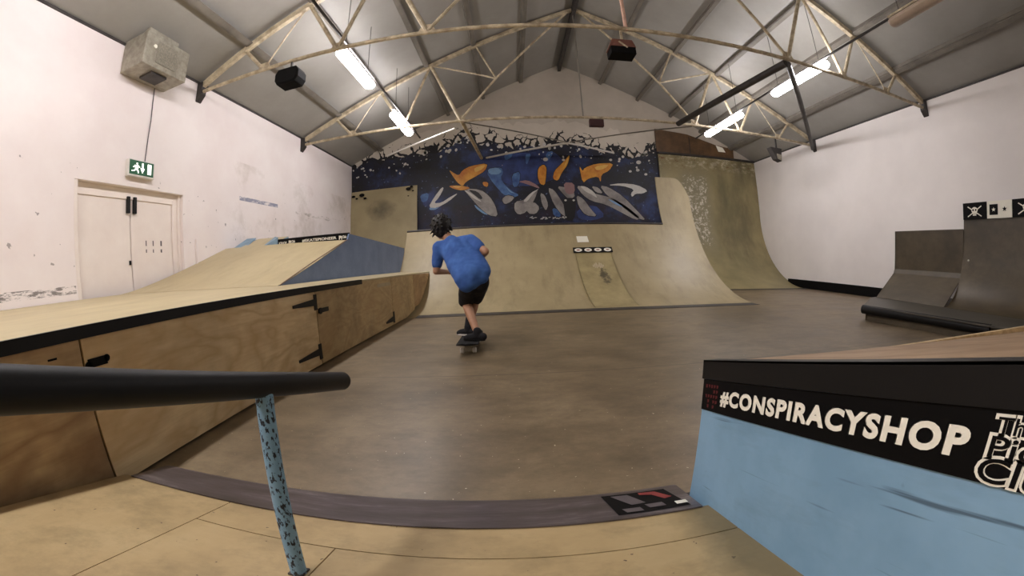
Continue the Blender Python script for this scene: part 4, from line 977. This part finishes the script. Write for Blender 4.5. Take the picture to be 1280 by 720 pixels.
mb = MB(); pr = xprof(1.45, 6.6, 'bank'); ysheet(mb, pr[:3], 3.44, 4.9); obj('bank_surface', mb, 'brown_ramp', wr)
mb = MB(); ysheet(mb, pr[2:], 3.44, 4.9); obj('back_board', mb, 'brown_ramp', wr)
mb = MB(); mb.prism([(x, 4.86, z) for x, z in pr] + [(7.35, 4.86, 1.45), (7.35, 4.86, PZ)], (0, .02, 0)); obj('side_panel', mb, 'brown_ramp', wr)
mb = MB(); mb.box(7.22, XR - .01, 3.44, 4.88, 1.41, 1.43); obj('deck', mb, 'brown_ramp', wr)
tr = thing('wall_ramp', 'taller dark worn quarter ramp at the right edge, topped by skull boards', 'ramp', (7, 2.5, PZ))
mb = MB(); pr = xprof(1.62, 6.6, 'q'); ysheet(mb, pr, 1.2, 3.44); obj('running_surface', mb, 'brown_ramp', tr, smooth=True)
mb = MB(); mb.prism([(x + .015, 3.425, z) for x, z in pr] + [(7.4, 3.425, 1.62), (7.4, 3.425, PZ)], (0, .02, 0)); obj('side_panel', mb, 'brown_ramp', tr)
for yy, zz in ((3.33, .95), (3.18, .8)):
    mb = MB(); mb.ball((7.2, yy, zz), .018, 8, 6); obj('paint_fleck', mb, 'white_print', tr)
sk = thing('skull_board', 'row of black and white printed boards along the top of the tall right ramp', 'sign board', (7.22, 2.6, 1.62))
XS = 7.215; S0, S1 = 1.60, 1.86
def sp(y, z, l=0.0): return (XS - .002 - l, y, z)
edges_ = [(3.44, 3.02, 'banner_black'), (3.02, 2.62, 'white_print'), (2.62, 2.2, 'banner_black'), (2.2, 1.8, 'white_print')]
for i, (a, c_, m__) in enumerate(edges_):
    mb = MB(); mb.box(XS, XS + .02, c_ + .003, a - .003, S0, S1); po = obj('panel', mb, m__, sk)
    h_ = (S0 + S1) / 2; cy_ = (a + c_) / 2; mb = MB()
    if m__ == 'banner_black':
        def q4(cy0, z0, cy1, z1, t_): 
            d_ = Vector((0, cy1 - cy0, z1 - z0)).normalized(); n_ = Vector((0, -d_.z, d_.y)) * t_
            A = Vector(sp(cy0, z0, .002)); B = Vector(sp(cy1, z1, .002)); mb.add([A + n_, B + n_, B - n_, A - n_], [(0, 1, 2, 3)])
        q4(cy_ + .12, h_ + .07, cy_ - .12, h_ - .09, .008); q4(cy_ - .12, h_ + .07, cy_ + .12, h_ - .09, .008)
        mb.add([sp(cy_ + .055 * math.cos(t), h_ + .01 + .05 * math.sin(t), .003) for t in [2 * PI * k_ / 16 for k_ in range(16)]], [tuple(range(16))])
        mb.add([sp(cy_ - .035, h_ - .03, .003), sp(cy_ + .035, h_ - .03, .003), sp(cy_ + .03, h_ - .075, .003), sp(cy_ - .03, h_ - .075, .003)], [(0, 1, 2, 3)])
        mb.cur = 1
        for s_ in (-1, 1): mb.add([sp(cy_ + s_ * .024 + .015 * math.cos(t), h_ + .012 + .016 * math.sin(t), .005) for t in [2 * PI * k_ / 10 for k_ in range(10)]], [tuple(range(10))])
        mb.add([sp(cy_ - .03, h_ - .055, .005), sp(cy_ + .03, h_ - .055, .005), sp(cy_ + .03, h_ - .05, .005), sp(cy_ - .03, h_ - .05, .005)], [(0, 1, 2, 3)])
        obj('skull_print', mb, ['white_print', 'banner_black'], po, fix=False)
    else:
        mb.add([sp(cy_ + .155, h_ - .08, .002), sp(cy_ + .02, h_ - .08, .002), sp(cy_ + .02, h_ + .08, .002), sp(cy_ + .155, h_ + .08, .002)], [(0, 1, 2, 3)])
        star = lambda oy, r_, l: [sp(oy + (r_ if j % 2 == 0 else r_ * .42) * math.sin(PI * j / 5), h_ + (r_ if j % 2 == 0 else r_ * .42) * math.cos(PI * j / 5), l) for j in range(10)]
        mb.add(star(cy_ - .085, .04, .002), [tuple(range(10))]); mb.cur = 1; mb.add(star(cy_ + .0875, .035, .004), [tuple(range(10))])
        obj('star_print', mb, ['banner_black', 'white_print'], po, fix=False)

# ------------------------------------------------------------------ the skater
def remesh(o, vox, smooth=2, disp=0.0, dscale=.1):
    m_ = o.modifiers.new('r', 'REMESH'); m_.mode = 'VOXEL'; m_.voxel_size = vox
    if smooth: s_ = o.modifiers.new('s', 'SMOOTH'); s_.iterations = smooth; s_.factor = .5
    if disp:
        tx = bpy.data.textures.new('cloth_folds', 'CLOUDS'); tx.noise_scale = dscale
        dm = o.modifiers.new('d', 'DISPLACE'); dm.texture = tx; dm.strength = disp; dm.mid_level = .5; dm.texture_coords = 'LOCAL'
    dg = bpy.context.evaluated_depsgraph_get(); dg.update()
    me = bpy.data.meshes.new_from_object(o.evaluated_get(dg)); o.modifiers.clear(); old = o.data; ms = [m for m in old.materials]
    o.data = me; bpy.data.meshes.remove(old); me.materials.clear()
    for m in ms: me.materials.append(m)
    for p_ in me.polygons: p_.use_smooth = True
    return o
J = lambda px, py, y: at(px, py, 1, y)
pelvis = J(592, 350, 3.60); chest = J(572, 315, 3.80); neck = J(560, 299, 3.90); head = J(551, 284, 3.94)
shL, shR = J(549, 309, 3.86), J(588, 301, 3.80); elL, elR = J(545, 339, 3.84), J(607, 314, 3.66); haL, haR = J(559, 340, 4.0), J(596, 328, 3.92)
hipL, hipR = J(585, 354, 3.60), J(600, 353, 3.63); knL, knR = J(582, 377, 3.84), J(594, 374, 3.92)
BZ = .10
anL, anR = Vector((J(596, 412, 3.52).x, 3.52, BZ + .075)), Vector((J(585, 408, 3.80).x, 3.80, BZ + .075))
person = thing('person', 'skater in a blue t-shirt and black shorts crouching on a skateboard, seen from behind', 'person', (anR.x, 3.65, BZ))
mb = MB()
mb.capsule(pelvis, pelvis.lerp(chest, .5), .085, .09); mb.capsule(pelvis.lerp(chest, .5), chest, .10, .12); mb.capsule(chest, neck, .10, .06)
mb.capsule(shL, shR, .055, .055); mb.capsule(neck, head, .05, .05); mb.ball(head, .088, 20, 14, (.92, 1.05, 1.22))
fdir = Vector((-.25, 1, -.1)).normalized()
hd = head
mb.ball(hd + fdir * .085 + Vector((0, 0, -.02)), .016, 10, 8); mb.ball(hd + fdir * .06 + Vector((0, 0, -.075)), .04, 12, 8); mb.ball(hd + fdir * .084 + Vector((0, 0, -.058)), .012, 8, 6, (1.8, 1, .6))
side = fdir.cross(Vector((0, 0, 1))).normalized()
for s_ in (-1, 1):
    mb.ball(hd + side * s_ * .084 + Vector((0, .0, -.015)), .026, 10, 8, (.45, .8, 1.2)); mb.ball(hd + fdir * .078 + side * s_ * .032 + Vector((0, 0, .0)), .014, 8, 6)
def arm(s_, e_, h_):
    mb.capsule(s_, e_, .044, .036); mb.capsule(e_, h_, .036, .024)
    d_ = (h_ - e_).normalized(); u_ = d_.cross(Vector((0, 0, 1))).normalized(); v_ = u_.cross(d_).normalized()
    pc = h_ + d_ * .045; mb.capsule(h_, pc, .022, .026); mb.ball(pc, .036, 12, 8, (1, 1, .7))
    for i, L in enumerate((.062, .072, .068, .052)):
        b0 = pc + u_ * (-.027 + i * .018) + d_ * .02; b1 = b0 + d_ * L * .55 - v_ * .008; b2 = b1 + d_ * L * .3 - v_ * .025; mb.capsule(b0, b1, .0095, .009, 8); mb.capsule(b1, b2, .009, .0075, 8)
    t0 = h_ + d_ * .02 + u_ * -.026; t1_ = t0 + d_ * .035 - u_ * .03; t2_ = t1_ + d_ * .028 - u_ * .008 - v_ * .01; mb.capsule(t0, t1_, .012, .0105, 8); mb.capsule(t1_, t2_, .0105, .008, 8)
arm(shL, elL, haL); arm(shR, elR, haR)
for hp, kn, an in ((hipL, knL, anL), (hipR, knR, anR)):
    mb.capsule(hp, kn, .076, .054); calf = kn.lerp(an, .35) + Vector((0, -.012, 0)); mb.capsule(kn, calf, .048, .048); mb.capsule(calf, an, .046, .032)
body = obj('body', mb, 'skin', person, fix=False); remesh(body, .0075, 3)
# hair
mb = MB(); rot_ = Matrix.Rotation(0.1, 3, 'Y')
mb.ball(head + Vector((.004, -.018, .018)), .103, 22, 14, (1.0, 1.0, 1.1)); mb.ball(head + Vector((.008, -.045, -.045)), .07, 14, 10, (1.1, .8, 1))
random.seed(2)
for i in range(130):
    a = random.uniform(0, 2 * PI); b_ = random.uniform(-.9, 1.4); n_ = Vector((math.cos(a) * math.cos(b_), math.sin(a) * math.cos(b_), math.sin(b_)))
    if n_.dot(fdir) > .45 and n_.z < .5: continue
    p0 = head + Vector((.004, -.018, .022)) + Vector((n_.x * .09, n_.y * .092, n_.z * .1)); mb.capsule(p0, p0 + n_ * .026 + Vector((random.uniform(-.02, .02), random.uniform(-.016, .01), random.uniform(-.03, .006))), .015, .004, 6)
hr = obj('hair', mb, 'hair', person, fix=False); remesh(hr, .005, 1)
# t-shirt
mb = MB()
hemL, hemR = J(580, 347, 3.58), J(601, 338, 3.62)
mb.capsule(hemL, hemR, .098, .096); mb.capsule(J(583, 353, 3.575), J(598, 346, 3.6), .094, .094); mb.capsule(hemL.lerp(hemR, .5), chest, .12, .135); mb.capsule(chest, neck.lerp(chest, .35), .13, .085)
mb.capsule(hemL, shL.lerp(chest, .5), .10, .09); mb.capsule(hemR, shR.lerp(chest, .4), .10, .085)
mb.capsule(shL, shR, .066, .066); mb.capsule(shL, shL.lerp(elL, .72), .066, .056); mb.capsule(shR, shR.lerp(elR, .62), .066, .056)
sh = obj('t_shirt', mb, 'shirt', person, fix=False); remesh(sh, .010, 5, .022, .11)
# shorts
mb = MB(); mb.capsule(hipL + Vector((0, 0, .03)), hipR + Vector((0, 0, .03)), .088, .086)
mb.capsule(hipL, hipL.lerp(knL, .93), .09, .078); mb.capsule(hipR, hipR.lerp(knR, .88), .09, .076)
so = obj('shorts', mb, 'shorts', person, fix=False); remesh(so, .010, 4, .014, .09)
# shoes and socks
for nm, an, toe in (('left', anL, Vector((-.1, .03, 0))), ('right', anR, Vector((-.12, .06, 0)))):
    mb = MB(); d_ = toe.normalized(); base = Vector((an.x, an.y, BZ + .035))
    pts_ = [(-.06, .036, .034), (.0, .035, .034), (.05, .036, .028), (.09, .034, .022), (.12, .026, .016)]
    for (s_, w_, h_), (s2_, w2_, h2_) in zip(pts_, pts_[1:]): mb.capsule(base + d_ * s_ + Vector((0, 0, h_ - .03)), base + d_ * s2_ + Vector((0, 0, h2_ - .03)), w_, w2_)
    mb.capsule(base + Vector((0, 0, .01)), an + Vector((0, 0, .01)), .04, .042)
    shoe = obj('shoe', mb, 'shorts', person, fix=False); remesh(shoe, .006, 2)
    for v in shoe.data.vertices: v.co.z = max(v.co.z, .004)
    mb = MB(); pr_ = d_.cross(Vector((0, 0, 1))); out = []
    for k_ in range(24):
        t = 2 * PI * k_ / 24; c_ = math.cos(t); s_ = math.sin(t); out.append(base + d_ * (.034 + c_ * .112) + pr_ * s_ * (.038 - .004 * c_))
    mb.prism([(v.x, v.y, BZ + .001) for v in out], (0, 0, .016)); obj('sole', mb, 'black' if nm == 'left' else 'rubber', shoe)
    if nm == 'right':
        mb = MB(); mb.capsule(an + Vector((0, 0, .0)), an.lerp(knR, .32), .043, .052); sock = obj('sock', mb, 'shorts', person, fix=False); remesh(sock, .007, 1)

# skateboard
sbx = (anL.x + anR.x) / 2 - .025
bd = thing('skateboard', 'skateboard with black grip and white wheels under the skater', 'skateboard', (sbx, 3.66, 0))
mb = MB(); vs = []; N_ = 24; L_ = .40; W_ = .1
for i in range(N_ + 1):
    t_ = -1 + 2 * i / N_; y = 3.66 + t_ * L_; u_ = abs(t_); wd = W_ * (1 if u_ < .72 else math.sqrt(max(0.02, 1 - ((u_ - .72) / .29) ** 2))); zz = BZ - .004 + (max(0, u_ - .7) / .3) ** 1.5 * .028
    for s_, k_ in ((-1, .004), (-.5, 0), (0, -.002), (.5, 0), (1, .004)): vs.append((sbx + s_ * wd, y, zz + k_))
fs = []
for i in range(N_):
    for j in range(4): a = i * 5 + j; fs.append((a, a + 1, a + 6, a + 5))
n0 = len(vs); vs += [(x, y, z - .011) for x, y, z in vs]
f2 = [tuple(n0 + q_ for q_ in f[::-1]) for f in fs]; rim = [(i * 5, (i + 1) * 5, n0 + (i + 1) * 5, n0 + i * 5) for i in range(N_)] + [(i * 5 + 4, n0 + i * 5 + 4, n0 + (i + 1) * 5 + 4, (i + 1) * 5 + 4) for i in range(N_)]
rim += [(j, n0 + j, n0 + j + 1, j + 1) for j in range(4)] + [(N_ * 5 + j, N_ * 5 + j + 1, n0 + N_ * 5 + j + 1, n0 + N_ * 5 + j) for j in range(4)]
mb.add(vs, fs); mb.cur = 1; mb.add(vs, f2 + rim); obj('deck', mb, ['grip', 'grip'], bd, smooth=True)
for yy in (3.66 - .22, 3.66 + .22):
    mb = MB(); mb.tube([(sbx - .068, yy, .028), (sbx + .068, yy, .028)], .006, 8); mb.hexa([(sbx - .03, yy - .03, .06), (sbx + .03, yy - .03, .06), (sbx + .03, yy + .03, .06), (sbx - .03, yy + .03, .06), (sbx - .025, yy - .04, BZ - .014), (sbx + .025, yy - .04, BZ - .014), (sbx + .025, yy + .04, BZ - .014), (sbx - .025, yy + .04, BZ - .014)])
    mb.bar((sbx - .05, yy, .034), (sbx + .05, yy, .034), .022, .03); tk = obj('truck', mb, 'tin', bd)
    for s_ in (-1, 1):
        mb = MB(); mb.tube([(sbx + s_ * .04, yy, .0285), (sbx + s_ * .045, yy, .0285), (sbx + s_ * .07, yy, .0285), (sbx + s_ * .075, yy, .0285)], 0, 18, True, [.022, .028, .028, .022]); obj('wheel', mb, 'wheel', tk, smooth=True)

# faint room ambience so the roof void is not black
wd_ = bpy.data.worlds.new('world'); sc.world = wd_; wd_.use_nodes = True
wd_.node_tree.nodes['Background'].inputs[0].default_value = (.8, .85, 1, 1); wd_.node_tree.nodes['Background'].inputs[1].default_value = .05
bpy.context.view_layer.update()
